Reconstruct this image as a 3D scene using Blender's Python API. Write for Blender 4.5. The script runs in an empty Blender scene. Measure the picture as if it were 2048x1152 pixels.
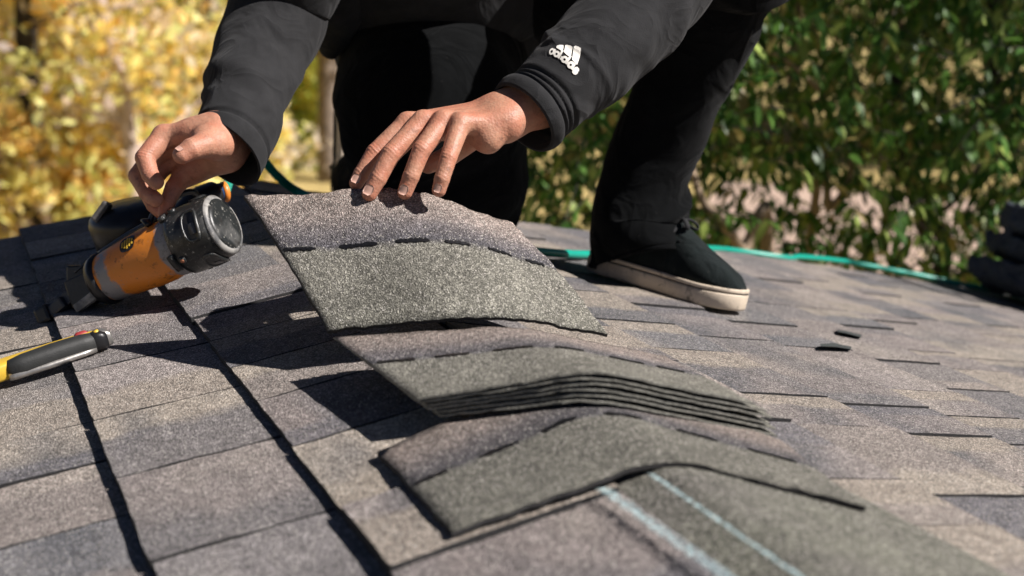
import bpy, bmesh, math, random
import numpy as np
from mathutils import Vector, Matrix, noise as mnoise
from mathutils.bvhtree import BVHTree
random.seed(7); rng = np.random.default_rng(11)
SC = bpy.context.scene
COL = SC.collection
# ------------------------------------------------------------------ camera
# world: +Y runs along the ridge away from the camera, +X down the right slope, Z up
FPX = 2580.0
CAM = np.array((-0.45192395, -0.72309157, 0.33189769))
RIGHT = np.array((0.91120947, -0.41129855, 0.02303927))
UP = np.array((0.07652942, 0.22397107, 0.97158644))
FWD = np.array((0.40477222, 0.88355558, -0.235561))
TH = math.radians(11.858)
cd = bpy.data.cameras.new('camera'); cam = bpy.data.objects.new('camera', cd); COL.objects.link(cam)
cd.sensor_width = 36.0; cd.lens = FPX / 2048 * 36; cd.clip_start = 0.02; cd.clip_end = 2000
m = Matrix.Identity(4)
for i in range(3):
    m[i][0], m[i][1], m[i][2], m[i][3] = RIGHT[i], UP[i], -FWD[i], CAM[i]
cam.matrix_world = m
cd.dof.use_dof = True; cd.dof.focus_distance = 1.36; cd.dof.aperture_fstop = 4.5; cd.dof.aperture_blades = 9
SC.camera = cam
# ------------------------------------------------------------------ sky, sun, exposure
EL, AZ = math.radians(46), math.radians(-39)          # AZ measured from +X towards +Y
sun_dir = Vector((math.cos(EL) * math.cos(AZ), math.cos(EL) * math.sin(AZ), math.sin(EL)))
w = bpy.data.worlds.new('World'); SC.world = w; w.use_nodes = True
nt = w.node_tree; nt.nodes.clear()
wo = nt.nodes.new('ShaderNodeOutputWorld'); bg = nt.nodes.new('ShaderNodeBackground'); sk = nt.nodes.new('ShaderNodeTexSky')
sk.sky_type = 'NISHITA'; sk.sun_disc = False; sk.sun_elevation = EL; sk.air_density = 0.28; sk.dust_density = 0.1; sk.ozone_density = 1.0
sk.sun_rotation = math.atan2(sun_dir.x, sun_dir.y); bg.inputs['Strength'].default_value = 0.05
nt.links.new(sk.outputs[0], bg.inputs[0]); nt.links.new(bg.outputs[0], wo.inputs[0])
sl = bpy.data.lights.new('sun', 'SUN'); sl.energy = 5.0; sl.angle = math.radians(0.53); sl.color = (1.0, 0.945, 0.91)
sun = bpy.data.objects.new('sun', sl); COL.objects.link(sun)
sun.rotation_euler = (-sun_dir).to_track_quat('-Z', 'Y').to_euler()
vs = SC.view_settings; vs.view_transform = 'Standard'; vs.look = 'None'; vs.exposure = 0.64; vs.gamma = 1; vs.use_curve_mapping = False
SC.render.engine = 'CYCLES'

# ------------------------------------------------------------------ helpers
def P(px, py, z):
    """point of the place that a pixel of the 2048x1152 picture shows at depth z"""
    return CAM + z * (FWD + (px - 1024) / FPX * RIGHT - (py - 576) / FPX * UP)
SN, CS = math.sin(TH), math.cos(TH)
def hit(px, py, side, h=0.0):
    d = FWD + (px - 1024) / FPX * RIGHT - (py - 576) / FPX * UP
    n = np.array((-SN if side == 'L' else SN, 0, CS))
    t = (h - CAM @ n) / (d @ n)
    return CAM + t * d
def roof(side, s, y, h=0.0):
    sg = -1 if side == 'L' else 1
    return np.array((sg * (s * CS + h * SN), y, -s * SN + h * CS))
def norm(v):
    v = np.asarray(v, float); return v / (np.linalg.norm(v) + 1e-12)
def tag(o, label=None, cat=None, group=None, kind=None):
    if label: o['label'] = label
    if cat: o['category'] = cat
    if group: o['group'] = group
    if kind: o['kind'] = kind
    return o
def mesh(name, V, F, mat=None, parent=None, smooth=False, uv=None, col=None):
    me = bpy.data.meshes.new(name)
    me.from_pydata(np.asarray(V, float).tolist(), [], F.tolist() if isinstance(F, np.ndarray) else [tuple(int(i) for i in f) for f in F])
    if uv is not None:
        l = me.uv_layers.new(name='UVMap'); vi = np.empty(len(me.loops), np.int32); me.loops.foreach_get('vertex_index', vi)
        l.data.foreach_set('uv', np.asarray(uv, np.float32)[vi].ravel())
    if col is not None:
        a = me.color_attributes.new('Col', 'FLOAT_COLOR', 'POINT')
        c = np.ones((len(V), 4), np.float32); c[:, :3] = np.asarray(col)[:, :3]; a.data.foreach_set('color', c.ravel())
    if smooth: me.polygons.foreach_set('use_smooth', [True] * len(me.polygons))
    me.update()
    return obj(name, me, mat, parent)
def obj(name, me, mat=None, parent=None):
    o = bpy.data.objects.new(name, me); COL.objects.link(o)
    if mat is not None and me is not None: me.materials.clear(); me.materials.append(mat)
    if parent is not None: o.parent = parent
    return o
def empty(name, loc=(0, 0, 0)):
    o = bpy.data.objects.new(name, None); COL.objects.link(o); o.location = loc; o.empty_display_size = 0.05
    bpy.context.view_layer.update(); return o
def adopt(child, parent):
    """parent while keeping the world place (parents only carry a location)"""
    child.parent = parent
    q = parent; off = Vector((0, 0, 0))
    while q is not None: off += q.location; q = q.parent
    child.location = child.location - off
    return child
class MB:
    def __init__(s): s.V = []; s.F = []
    def add(s, V, F):
        b = len(s.V); s.V += [tuple(map(float, v)) for v in V]; s.F += [tuple(int(i) + b for i in f) for f in F]; return s
    def build(s, name, mat=None, parent=None, smooth=False): return mesh(name, s.V, s.F, mat, parent, smooth)
def frame(d, up=(0, 0, 1)):
    d = norm(d); up = np.asarray(up, float)
    if abs(d @ norm(up)) > 0.97: up = np.array((1., 0, 0))
    x = norm(np.cross(up, d)); y = np.cross(d, x); return x, y, d
def catmull(pts, n):
    pts = np.asarray(pts, float); k = len(pts)
    ext = np.vstack([2 * pts[0] - pts[1], pts, 2 * pts[-1] - pts[-2]])
    out = []
    for t in np.linspace(0, k - 1, n):
        i = min(int(t), k - 2); f = t - i; a, b, c, d = ext[i:i + 4]
        out.append(0.5 * (2 * b + (c - a) * f + (2 * a - 5 * b + 4 * c - d) * f * f + (3 * b - a - 3 * c + d) * f ** 3))
    return np.array(out)
def loft(pts, rad, nu=24, nv=20, disp=None, up=(0, 0, 1), caps=(True, True), lip=0.0, tilt0=None):
    """tube through pts with elliptical radii [(a,b)], optional displacement disp(v,theta,pos); lip>0 leaves an open start with an inner wall"""
    pts = np.asarray(pts, float); rad = np.array([(r, r) if np.isscalar(r) else r for r in rad], float)
    C = catmull(pts, nv); R = np.clip(catmull(rad, nv), 1e-4, None)
    T = np.gradient(C, axis=0); V = []; x = None
    for i in range(nv):
        d = norm(T[i])
        if x is None: x, y, _ = frame(d, up)
        else: x = norm(x - d * (x @ d)); y = np.cross(d, x)
        for j in range(nu):
            th = 2 * math.pi * j / nu
            o = x * math.cos(th) * R[i][0] + y * math.sin(th) * R[i][1]
            if disp: o = o + norm(o) * disp(i / (nv - 1), th, C[i] + o)
            p = C[i] + o
            if tilt0 is not None:
                fall = max(0, 1 - i / (nv - 1) / 0.3)
                p = p + d * fall * ((o / R[i].mean()) @ np.asarray(tilt0))
            V.append(p)
    F = [(i * nu + j, i * nu + (j + 1) % nu, (i + 1) * nu + (j + 1) % nu, (i + 1) * nu + j) for i in range(nv - 1) for j in range(nu)]
    if lip > 0:
        b = len(V); ctr0 = np.mean(V[:nu], axis=0)
        for k, (f, dep) in enumerate(((lip, 0.0), (lip, 0.045), (lip + 0.01, 0.06))):
            for j in range(nu):
                p = np.array(V[j]); o = ctr0 - p; V.append(p + norm(o) * f + norm(T[0]) * dep)
        rows = [0, b, b + nu, b + 2 * nu]
        for a, c in zip(rows[:-1], rows[1:]):
            F += [(a + (j + 1) % nu, a + j, c + j, c + (j + 1) % nu) for j in range(nu)]
    elif caps[0]: F.append(tuple(range(nu - 1, -1, -1)))
    if caps[1]: F.append(tuple((nv - 1) * nu + j for j in range(nu)))
    return V, F
def tube(pts, r, nu=10, nv=40): return loft(pts, [r] * len(pts) if np.isscalar(r) else r, nu, nv)
def lathe(p0, axis, prof, nu=28, up=(0, 0, 1)):
    x, y, d = frame(axis, up); V = []; F = []
    for (a, r) in prof:
        for j in range(nu):
            t = 2 * math.pi * j / nu; V.append(np.asarray(p0) + d * a + (x * math.cos(t) + y * math.sin(t)) * r)
    n = len(prof)
    for i in range(n - 1):
        F += [(i * nu + j, i * nu + (j + 1) % nu, (i + 1) * nu + (j + 1) % nu, (i + 1) * nu + j) for j in range(nu)]
    F.append(tuple(range(nu - 1, -1, -1))); F.append(tuple((n - 1) * nu + j for j in range(nu)))
    return V, F
def boxv(c, ax, half, bev=0.0):
    """box with (optionally chamfered) edges: centre, three axes, half sizes"""
    bm = bmesh.new(); bmesh.ops.create_cube(bm, size=2.0)
    for v in bm.verts: v.co = Vector((v.co.x * half[0], v.co.y * half[1], v.co.z * half[2]))
    if bev > 0: bmesh.ops.bevel(bm, geom=list(bm.edges), offset=bev, segments=2, affect='EDGES', profile=0.6)
    A = np.array([norm(a) for a in ax]); bm.verts.index_update()
    V = [np.asarray(c) + np.array(v.co) @ A for v in bm.verts]; F = [[v.index for v in f.verts] for f in bm.faces]; bm.free()
    return V, F
def rod(a, b, r0, r1=None, nu=12):
    a = np.asarray(a, float); b = np.asarray(b, float); L = np.linalg.norm(b - a)
    return lathe(a, b - a, [(0, r0), (L, r0 if r1 is None else r1)], nu)

# ------------------------------------------------------------------ signed-distance bodies
def smin(a, b, k):
    h = np.clip(0.5 + 0.5 * (b - a) / k, 0, 1); return b + (a - b) * h - k * h * (1 - h)
def capd(X, a, b, ra, rb):
    a = np.asarray(a); ab = np.asarray(b) - a; t = np.clip(((X - a) @ ab) / (ab @ ab + 1e-12), 0, 1)
    return np.linalg.norm(X - a - t[:, None] * ab, axis=1) - (ra + (rb - ra) * t)
def elld(X, c, ax, r):
    q = (X - np.asarray(c)) @ np.array(ax).T; r = np.asarray(r); k = np.linalg.norm(q / r, axis=1); return (k - 1) * r.min()
def nets(f, lo, hi, h):
    lo = np.asarray(lo); n = np.ceil((np.asarray(hi) - lo) / h).astype(int) + 1
    gx = [lo[i] + np.arange(n[i]) * h for i in range(3)]
    vals = np.empty(n); B = 8; nb_ = -(-n // B)
    bi = np.stack(np.meshgrid(*[np.arange(k) for k in nb_], indexing='ij'), -1).reshape(-1, 3)
    fc = f(lo + (bi * B + (B - 1) / 2) * h); near_ = np.abs(fc) < h * B * .87 * 1.5 + .006
    full = np.repeat(np.repeat(np.repeat(np.where(fc < 0, -1., 1.).reshape(nb_), B, 0), B, 1), B, 2)[:n[0], :n[1], :n[2]].copy()
    loc = np.stack(np.meshgrid(*[np.arange(B)] * 3, indexing='ij'), -1).reshape(-1, 3)
    G = (bi[near_][:, None, :] * B + loc[None]).reshape(-1, 3); G = G[(G < n).all(1)]
    for c0_ in range(0, len(G), 400000):
        g = G[c0_:c0_ + 400000]; full[g[:, 0], g[:, 1], g[:, 2]] = f(lo + g * h)
    vals = full
    s = vals < 0; nc = n - 1
    acc = np.zeros((*nc, 3)); cnt = np.zeros(nc); edges = []
    for ax in range(3):
        sl0 = [slice(None)] * 3; sl1 = [slice(None)] * 3; sl0[ax] = slice(0, -1); sl1[ax] = slice(1, None)
        v0 = vals[tuple(sl0)]; v1 = vals[tuple(sl1)]; c = (v0 < 0) != (v1 < 0)
        I = np.argwhere(c); t = v0[c] / (v0[c] - v1[c]); pos = I.astype(float); pos[:, ax] += t
        o1, o2 = [(1, 2), (2, 0), (0, 1)][ax]; ok = np.ones(len(I), bool); cells = []
        for d1, d2 in ((-1, -1), (0, -1), (0, 0), (-1, 0)):
            J = I.copy(); J[:, o1] += d1; J[:, o2] += d2; cells.append(J); ok &= (J >= 0).all(1) & (J < nc).all(1)
        for J in cells:
            g = (J >= 0).all(1) & (J < nc).all(1); Jg = J[g]
            np.add.at(acc, (Jg[:, 0], Jg[:, 1], Jg[:, 2]), pos[g]); np.add.at(cnt, (Jg[:, 0], Jg[:, 1], Jg[:, 2]), 1)
        edges.append(([J[ok] for J in cells], (v0[c] < 0)[ok]))
    idx = -np.ones(nc, int); mk = cnt > 0; idx[mk] = np.arange(mk.sum())
    V = lo + h * acc[mk] / cnt[mk][:, None]
    F = []
    for cells, inside in edges:
        q = np.stack([idx[J[:, 0], J[:, 1], J[:, 2]] for J in cells], 1)
        q[~inside] = q[~inside][:, ::-1]; F.append(q)
    F = np.vstack(F); e = h * 0.4
    for _ in range(3):
        d = f(V); g = np.stack([f(V + np.eye(3)[k] * e) - f(V - np.eye(3)[k] * e) for k in range(3)], 1) / (2 * e)
        V = V - np.clip(d, -h, h)[:, None] * g / ((g * g).sum(1)[:, None] + 1e-6) * 0.8
    return V, F

# ------------------------------------------------------------------ materials
def newmat(name):
    mt = bpy.data.materials.new(name); mt.use_nodes = True; n = mt.node_tree; b = n.nodes['Principled BSDF']; return mt, n, b
def N(n, t, **kw):
    x = n.nodes.new('ShaderNode' + t)
    for k, v in kw.items():
        if k in x.inputs: x.inputs[k].default_value = v
        else: setattr(x, k, v)
    return x
def L(n, a, b): n.links.new(a, b)
def mixc(n, fac, a, b, mode='MIX'):
    x = n.nodes.new('ShaderNodeMix'); x.data_type = 'RGBA'; x.blend_type = mode; x.clamp_factor = True
    for s, v in ((0, fac), (6, a), (7, b)):
        if hasattr(v, 'is_linked') or isinstance(v, bpy.types.NodeSocket): n.links.new(v, x.inputs[s])
        else: x.inputs[s].default_value = v if s == 0 else (*v, 1)
    return x.outputs[2]
def ramp(n, src, stops, interp='LINEAR'):
    r = n.nodes.new('ShaderNodeValToRGB'); e = r.color_ramp.elements; r.color_ramp.interpolation = interp
    while len(e) < len(stops): e.new(0.5)
    for k, (p, c) in enumerate(stops): e[k].position = p; e[k].color = (*c, 1) if len(c) == 3 else c
    n.links.new(src, r.inputs[0]); return r.outputs[0]
def pos(n): return N(n, 'NewGeometry').outputs['Position']
def noise(n, co, scale, detail=2.0, rough=0.5):
    x = N(n, 'TexNoise', Scale=scale, Detail=detail, Roughness=rough); n.links.new(co, x.inputs['Vector']); return x.outputs['Fac']
def bump(n, b, h, strength, dist):
    x = N(n, 'Bump', Strength=strength, Distance=dist); n.links.new(h, x.inputs['Height']); n.links.new(x.outputs[0], b.inputs['Normal'])
G3 = lambda v: (v, v, v)
def granules(n, b, base, strength=1.0):
    """mineral granules: fine cells of lighter and darker grit with relief"""
    co = pos(n)
    vo = N(n, 'TexVoronoi', Scale=920.0); L(n, co, vo.inputs['Vector'])
    cell = N(n, 'SeparateColor'); L(n, vo.outputs['Color'], cell.inputs[0])
    g1 = ramp(n, cell.outputs[0], [(0, G3(.34)), (.35, G3(.74)), (.7, G3(1.05)), (.88, G3(1.5)), (1, G3(2.3))])
    big = ramp(n, noise(n, co, 190, 3, .7), [(.25, G3(.6)), (.5, G3(1)), (.78, G3(1.45))])
    c = mixc(n, 1.0, base, g1, 'MULTIPLY'); c = mixc(n, 1.0, c, big, 'MULTIPLY')
    cl2 = ramp(n, noise(n, co, 48, 5, .65), [(.28, G3(.78)), (.5, G3(1)), (.75, G3(1.18))]); c = mixc(n, 1.0, c, cl2, 'MULTIPLY')
    bare = ramp(n, noise(n, co, 26, 6, .75), [(.66, G3(0)), (.74, G3(.55))]); c = mixc(n, bare, c, (.06, .058, .06))
    spk = ramp(n, cell.outputs[1], [(.955, G3(0)), (.965, G3(1))])
    c = mixc(n, spk, c, (.50, .47, .42))
    L(n, c, b.inputs['Base Color']); b.inputs['Roughness'].default_value = 0.82
    b.inputs['Specular IOR Level'].default_value = 0.35
    h = N(n, 'Math', operation='ADD'); L(n, vo.outputs['Distance'], h.inputs[0]); L(n, noise(n, co, 420, 2), h.inputs[1])
    bump(n, b, h.outputs[0], 0.75 * strength, 0.0016)
def mat_shingle():
    mt, n, b = newmat('shingle_granules'); co = pos(n)
    oi = N(n, 'ObjectInfo')
    mp = N(n, 'Mapping'); mp.inputs['Scale'].default_value = (9, 4.5, 9); L(n, co, mp.inputs[0])
    ad = N(n, 'VectorMath', operation='ADD'); L(n, mp.outputs[0], ad.inputs[0])
    rn = N(n, 'Math', operation='MULTIPLY'); L(n, oi.outputs['Random'], rn.inputs[0]); rn.inputs[1].default_value = 40
    cb = N(n, 'CombineXYZ'); L(n, rn.outputs[0], cb.inputs[0]); L(n, rn.outputs[0], cb.inputs[2]); L(n, cb.outputs[0], ad.inputs[1])
    nz = noise(n, ad.outputs[0], 1.0, 2, .5)
    dk = ramp(n, nz, [(.50, G3(0)), (.68, G3(.75))])
    c = mixc(n, dk, oi.outputs['Color'], (.085, .088, .098))
    tn = ramp(n, nz, [(.27, G3(.6)), (.43, G3(0))]); c = mixc(n, tn, c, (.33, .29, .25))
    tc = N(n, 'TexCoord'); sg = N(n, 'SeparateXYZ'); L(n, tc.outputs['Generated'], sg.inputs[0])
    gy = N(n, 'Math', operation='MULTIPLY_ADD'); L(n, noise(n, co, 22, 4, .6), gy.inputs[0]); gy.inputs[1].default_value = .35; L(n, sg.outputs[1], gy.inputs[2])
    r1 = N(n, 'Math', operation='FRACT'); r0 = N(n, 'Math', operation='MULTIPLY'); L(n, oi.outputs['Random'], r0.inputs[0]); r0.inputs[1].default_value = 7.31; L(n, r0.outputs[0], r1.inputs[0])
    sft = N(n, 'Math', operation='MULTIPLY_ADD'); L(n, r1.outputs[0], sft.inputs[0]); sft.inputs[1].default_value = -.5; L(n, gy.outputs[0], sft.inputs[2])
    half = ramp(n, sft.outputs[0], [(.40, G3(0)), (.50, G3(.75))])
    two = ramp(n, oi.outputs['Random'], [(0, (.13, .125, .135)), (.3, (.208, .180, .167)), (.55, (.31, .265, .215)), (.8, (.168, .156, .154))], 'CONSTANT')
    c = mixc(n, half, c, two)
    granules(n, b, c); return mt
def mat_cap():
    mt, n, b = newmat('ridge_cap_granules'); co = pos(n)
    uv = N(n, 'UVMap'); sp = N(n, 'SeparateXYZ'); L(n, uv.outputs[0], sp.inputs[0])
    wob = N(n, 'Math', operation='MULTIPLY_ADD'); L(n, noise(n, co, 60, 3), wob.inputs[0]); wob.inputs[1].default_value = .10; L(n, sp.outputs[1], wob.inputs[2])
    sh = N(n, 'Math', operation='SUBTRACT'); L(n, wob.outputs[0], sh.inputs[0]); sh.inputs[1].default_value = .05
    c = ramp(n, sh.outputs[0], [(0, (.156, .150, .124)), (.50, (.168, .160, .134)), (.545, (.082, .078, .084)), (.66, (.125, .112, .112)), (.78, (.215, .180, .162)), (1, (.26, .212, .182))])
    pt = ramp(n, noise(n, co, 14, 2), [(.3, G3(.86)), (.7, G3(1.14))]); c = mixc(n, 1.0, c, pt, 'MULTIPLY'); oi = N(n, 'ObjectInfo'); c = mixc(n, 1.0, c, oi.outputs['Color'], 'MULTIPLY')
    granules(n, b, c); return mt
def mat_plain(name, c, rough=.6, var=.15, vs_=40, bmp=0.0, bs=300, metal=0.0, spec=.5, sheen=0):
    mt, n, b = newmat(name); co = pos(n)
    cc = mixc(n, 1.0, c, ramp(n, noise(n, co, vs_, 3), [(.25, G3(1 - var)), (.75, G3(1 + var))]), 'MULTIPLY')
    L(n, cc, b.inputs['Base Color']); b.inputs['Roughness'].default_value = rough; b.inputs['Metallic'].default_value = metal
    b.inputs['Specular IOR Level'].default_value = spec
    if sheen: b.inputs['Sheen Weight'].default_value = sheen; b.inputs['Sheen Roughness'].default_value = .6
    if bmp: bump(n, b, noise(n, co, bs, 3), bmp, .001)
    return mt
M = {}
M['shingle'] = mat_shingle(); M['cap'] = mat_cap()
def mat_olive():
    mt, n, b = newmat('olive_granules'); co = pos(n)
    c = mixc(n, ramp(n, noise(n, co, 11, 3), [(.35, G3(0)), (.7, G3(.8))]), (.165, .163, .130), (.135, .125, .112)); granules(n, b, c); return mt
M['olive'] = mat_olive()
M['edge'] = mat_plain('asphalt_edge', (.022, .021, .021), .9, .4, 300, .4, 500)
M['edge_light'] = mat_plain('granule_edge', (.19, .185, .16), .9, .55, 260, .5, 500)
M['seal'] = mat_plain('sealant', (.008, .008, .009), .35, .3, 200, .6, 260)
M['deck'] = mat_plain('roof_deck_felt', (.03, .03, .032), .95, .3, 30, .2, 200)
def mat_fabric(name, c, fold=.25, spec=.12):
    mt, n, b = newmat(name); co = pos(n)
    cc = mixc(n, 1.0, c, ramp(n, noise(n, co, 35, 4, .6), [(.3, G3(.8)), (.7, G3(1.22))]), 'MULTIPLY')
    lint = ramp(n, noise(n, co, 420, 1, .3), [(.80, G3(0)), (.83, G3(.5))]); cc = mixc(n, lint, cc, (.10, .09, .085))
    L(n, cc, b.inputs['Base Color']); b.inputs['Roughness'].default_value = .95; b.inputs['Specular IOR Level'].default_value = spec
    b.inputs['Sheen Weight'].default_value = .04; b.inputs['Sheen Roughness'].default_value = .5
    wr_ = N(n, 'TexNoise', Scale=13.0, Detail=2.5, Roughness=.45, Distortion=1.1); L(n, co, wr_.inputs['Vector'])
    pp_ = N(n, 'Math', operation='PINGPONG'); L(n, wr_.outputs['Fac'], pp_.inputs[0]); pp_.inputs[1].default_value = .5
    h = N(n, 'Math', operation='MULTIPLY_ADD'); L(n, pp_.outputs[0], h.inputs[0]); h.inputs[1].default_value = 22.0; L(n, noise(n, co, 900, 2), h.inputs[2])
    bump(n, b, h.outputs[0], fold * 1.6, .0015); return mt
M['hoodie'] = mat_fabric('black_jersey', (.023, .023, .024))
M['trouser'] = mat_fabric('black_twill', (.0046, .0050, .0053), .3, .02)
M['suede'] = mat_fabric('black_suede', (.010, .014, .014), .5)
M['pouch'] = mat_fabric('dark_bundle_cloth', (.050, .058, .070), .6)
def mat_skin():
    mt, n, b = newmat('skin'); co = pos(n)
    at = N(n, 'VertexColor', layer_name='Col'); 
    c = mixc(n, 1.0, at.outputs[0], ramp(n, noise(n, co, 130, 4, .6), [(.3, (.86, .80, .78)), (.7, (1.10, 1.12, 1.12))]), 'MULTIPLY')
    red = ramp(n, noise(n, co, 38, 3, .5), [(.42, G3(0)), (.7, G3(.75))]); c = mixc(n, red, c, (.46, .165, .10))
    dirt = ramp(n, noise(n, co, 85, 6, .78), [(.54, G3(0)), (.70, G3(.75))]); c = mixc(n, dirt, c, (.19, .105, .075))
    L(n, c, b.inputs['Base Color']); b.inputs['Roughness'].default_value = .52; b.inputs['Specular IOR Level'].default_value = .4
    b.inputs['Subsurface Weight'].default_value = .12; b.inputs['Subsurface Radius'].default_value = (1, .35, .2); b.inputs['Subsurface Scale'].default_value = .004
    wv = N(n, 'TexVoronoi', Scale=420.0); L(n, co, wv.inputs['Vector'])
    h = N(n, 'Math', operation='MULTIPLY_ADD'); L(n, noise(n, co, 170, 4, .65), h.inputs[0]); h.inputs[1].default_value = 2.2; L(n, wv.outputs['Distance'], h.inputs[2])
    vn = N(n, 'TexNoise', Scale=42.0, Detail=1.0, Distortion=1.6); L(n, co, vn.inputs['Vector'])
    rg = N(n, 'Math', operation='PINGPONG'); L(n, vn.outputs['Fac'], rg.inputs[0]); rg.inputs[1].default_value = .5     # creases and veins
    h2 = N(n, 'Math', operation='MULTIPLY_ADD'); L(n, rg.outputs[0], h2.inputs[0]); h2.inputs[1].default_value = 3.0; L(n, h.outputs[0], h2.inputs[2])
    bump(n, b, h2.outputs[0], .24, .0011); return mt
M['skin'] = mat_skin()
M['nail'] = mat_plain('nail', (.52, .31, .24), .4, .10, 200)
M['white_print'] = mat_plain('white_print', (.80, .77, .70), .6, .05, 200)
M['black_plastic'] = mat_plain('black_plastic', (.012, .012, .013), .38, .3, 80, .25, 250)
M['lace'] = mat_plain('black_lace', (.012, .012, .013), .9, .2, 200)
def mat_hose():
    mt, n, b = newmat('teal_hose'); co = pos(n)
    cc = mixc(n, ramp(n, noise(n, co, 40, 4), [(.55, G3(0)), (.8, G3(.5))]), (.003, .31, .225), (.015, .19, .15))
    L(n, cc, b.inputs['Base Color']); b.inputs['Roughness'].default_value = .34; return mt
M['hose'] = mat_hose()
def mat_worn(name, paint, under, lo, hi, rough=.45, dust=(.45, .43, .40), dk=.5, edge=False):
    mt, n, b = newmat(name); co = pos(n); src = noise(n, co, 26, 5, .62)
    if edge:      # wear gathers where the Col attribute is high (rims of the housing)
        at = N(n, 'VertexColor', layer_name='Col'); sr = N(n, 'SeparateColor'); L(n, at.outputs[0], sr.inputs[0])
        ad_ = N(n, 'Math', operation='MULTIPLY_ADD'); L(n, sr.outputs[0], ad_.inputs[0]); ad_.inputs[1].default_value = .50; sc_ = N(n, 'Math', operation='MULTIPLY_ADD'); L(n, noise(n, co, 60, 6, .72), sc_.inputs[0]); sc_.inputs[1].default_value = .8; sc_.inputs[2].default_value = 0.0; L(n, sc_.outputs[0], ad_.inputs[2]); src = ad_.outputs[0]
    msk = ramp(n, src, [(lo, G3(0)), (hi, G3(1))])
    c = mixc(n, msk, paint, under)
    sc = ramp(n, noise(n, co, 260, 4, .7), [(.60, G3(0)), (.72, G3(dk))]); c = mixc(n, sc, c, dust)
    gr = ramp(n, noise(n, co, 75, 5, .7), [(.56, G3(0)), (.70, G3(.8))]); c = mixc(n, gr, c, (.02, .016, .014))
    L(n, c, b.inputs['Base Color']); b.inputs['Roughness'].default_value = rough
    bump(n, b, noise(n, co, 240, 4), .25, .0008); return mt
M['orange'] = mat_worn('worn_orange_paint', (.70, .225, .024), (.25, .245, .25), .56, .68, .42, (.34, .30, .26), .25, True)
M['black_worn'] = mat_worn('scuffed_black', (.016, .018, .018), (.075, .075, .072), .52, .66, .38, (.50, .48, .43), .8)
M['scuff_rim'] = mat_worn('scuffed_rim', (.30, .29, .27), (.10, .10, .10), .45, .6, .5, (.55, .52, .47), .6)
M['rubber_white'] = mat_worn('off_white_rubber', (.62, .52, .40), (.40, .33, .25), .5, .75, .7, (.30, .25, .20), .5)
M['scuffed_grey'] = mat_worn('scuffed_grey', (.07, .066, .062), (.14, .13, .12), .45, .65, .6, (.30, .28, .25), .4)
M['steel'] = mat_plain('steel', (.42, .40, .37), .38, .25, 120, .2, 300, metal=.8)
M['copper'] = mat_plain('rusty_screw', (.32, .13, .07), .5, .3, 300, metal=.5)
M['dark_metal'] = mat_worn('dark_metal', (.03, .033, .04), (.10, .10, .11), .55, .68, .42, (.3, .29, .27), .3)
M['blue'] = mat_plain('blue_fitting', (.015, .045, .12), .4, .2, 100)
M['orange_ring'] = mat_plain('orange_ring', (.70, .22, .03), .4, .1, 100)
M['yellow'] = mat_plain('yellow_plastic', (.62, .40, .04), .42, .14, 90, .1, 200)
M['grip'] = mat_plain('dark_grip', (.022, .023, .022), .6, .2, 150, .3, 700)
M['red'] = mat_plain('red_button', (.30, .03, .03), .5, .1, 100)
M['scrap'] = mat_plain('scrap_granules', (.035, .04, .038), .9, .4, 300, .5, 500)
def mat_chalk():
    mt, n, b = newmat('chalk_dust'); co = pos(n)
    b.inputs['Base Color'].default_value = (.40, .54, .55, 1); b.inputs['Roughness'].default_value = 1
    uv = N(n, 'UVMap'); sp = N(n, 'SeparateXYZ'); L(n, uv.outputs[0], sp.inputs[0])
    e = N(n, 'Math', operation='SINE'); mu = N(n, 'Math', operation='MULTIPLY'); mu.inputs[1].default_value = math.pi; L(n, sp.outputs[0], mu.inputs[0]); L(n, mu.outputs[0], e.inputs[0])
    z = N(n, 'Math', operation='MULTIPLY'); L(n, e.outputs[0], z.inputs[0]); L(n, ramp(n, noise(n, co, 210, 5, .75), [(.40, G3(.05)), (.62, G3(1))]), z.inputs[1])
    L(n, z.outputs[0], b.inputs['Alpha']); return mt
M['chalk'] = mat_chalk()
def mat_leaf(name, trans=.35, rough=.5):
    mt, n, b = newmat(name); at = N(n, 'VertexColor', layer_name='Col')
    L(n, at.outputs[0], b.inputs['Base Color']); b.inputs['Roughness'].default_value = rough; b.inputs['Specular IOR Level'].default_value = .3
    tr = N(n, 'BsdfTranslucent'); L(n, at.outputs[0], tr.inputs[0]); mx = N(n, 'MixShader', Fac=trans)
    out = n.nodes['Material Output']; L(n, b.outputs[0], mx.inputs[1]); L(n, tr.outputs[0], mx.inputs[2]); L(n, mx.outputs[0], out.inputs[0]); return mt
M['leaf'] = mat_leaf('autumn_leaf', .5); 
def mat_leafobj():
    mt, n, b = newmat('shrub_leaf'); oi = N(n, 'ObjectInfo')
    L(n, oi.outputs['Color'], b.inputs['Base Color']); b.inputs['Roughness'].default_value = .42; b.inputs['Specular IOR Level'].default_value = .4
    tr = N(n, 'BsdfTranslucent'); L(n, oi.outputs['Color'], tr.inputs[0]); mx = N(n, 'MixShader', Fac=.3)
    out = n.nodes['Material Output']; L(n, b.outputs[0], mx.inputs[1]); L(n, tr.outputs[0], mx.inputs[2]); L(n, mx.outputs[0], out.inputs[0]); return mt
M['shrub_leaf'] = mat_leafobj(); M['shrub_mass'] = mat_leaf('shrub_foliage', .3, .42)
M['bark'] = mat_plain('bark_grey', (.20, .16, .13), .9, .5, 8, .8, 30)
M['bark_pale'] = mat_plain('bark_pale', (.46, .36, .30), .9, .3, 6, .6, 30)
M['bark_dark'] = mat_plain('bark_dark', (.035, .028, .022), .9, .5, 20, .8, 60)
M['bark_tan'] = mat_plain('bark_tan', (.34, .25, .17), .9, .3, 20, .5, 80)
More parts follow.
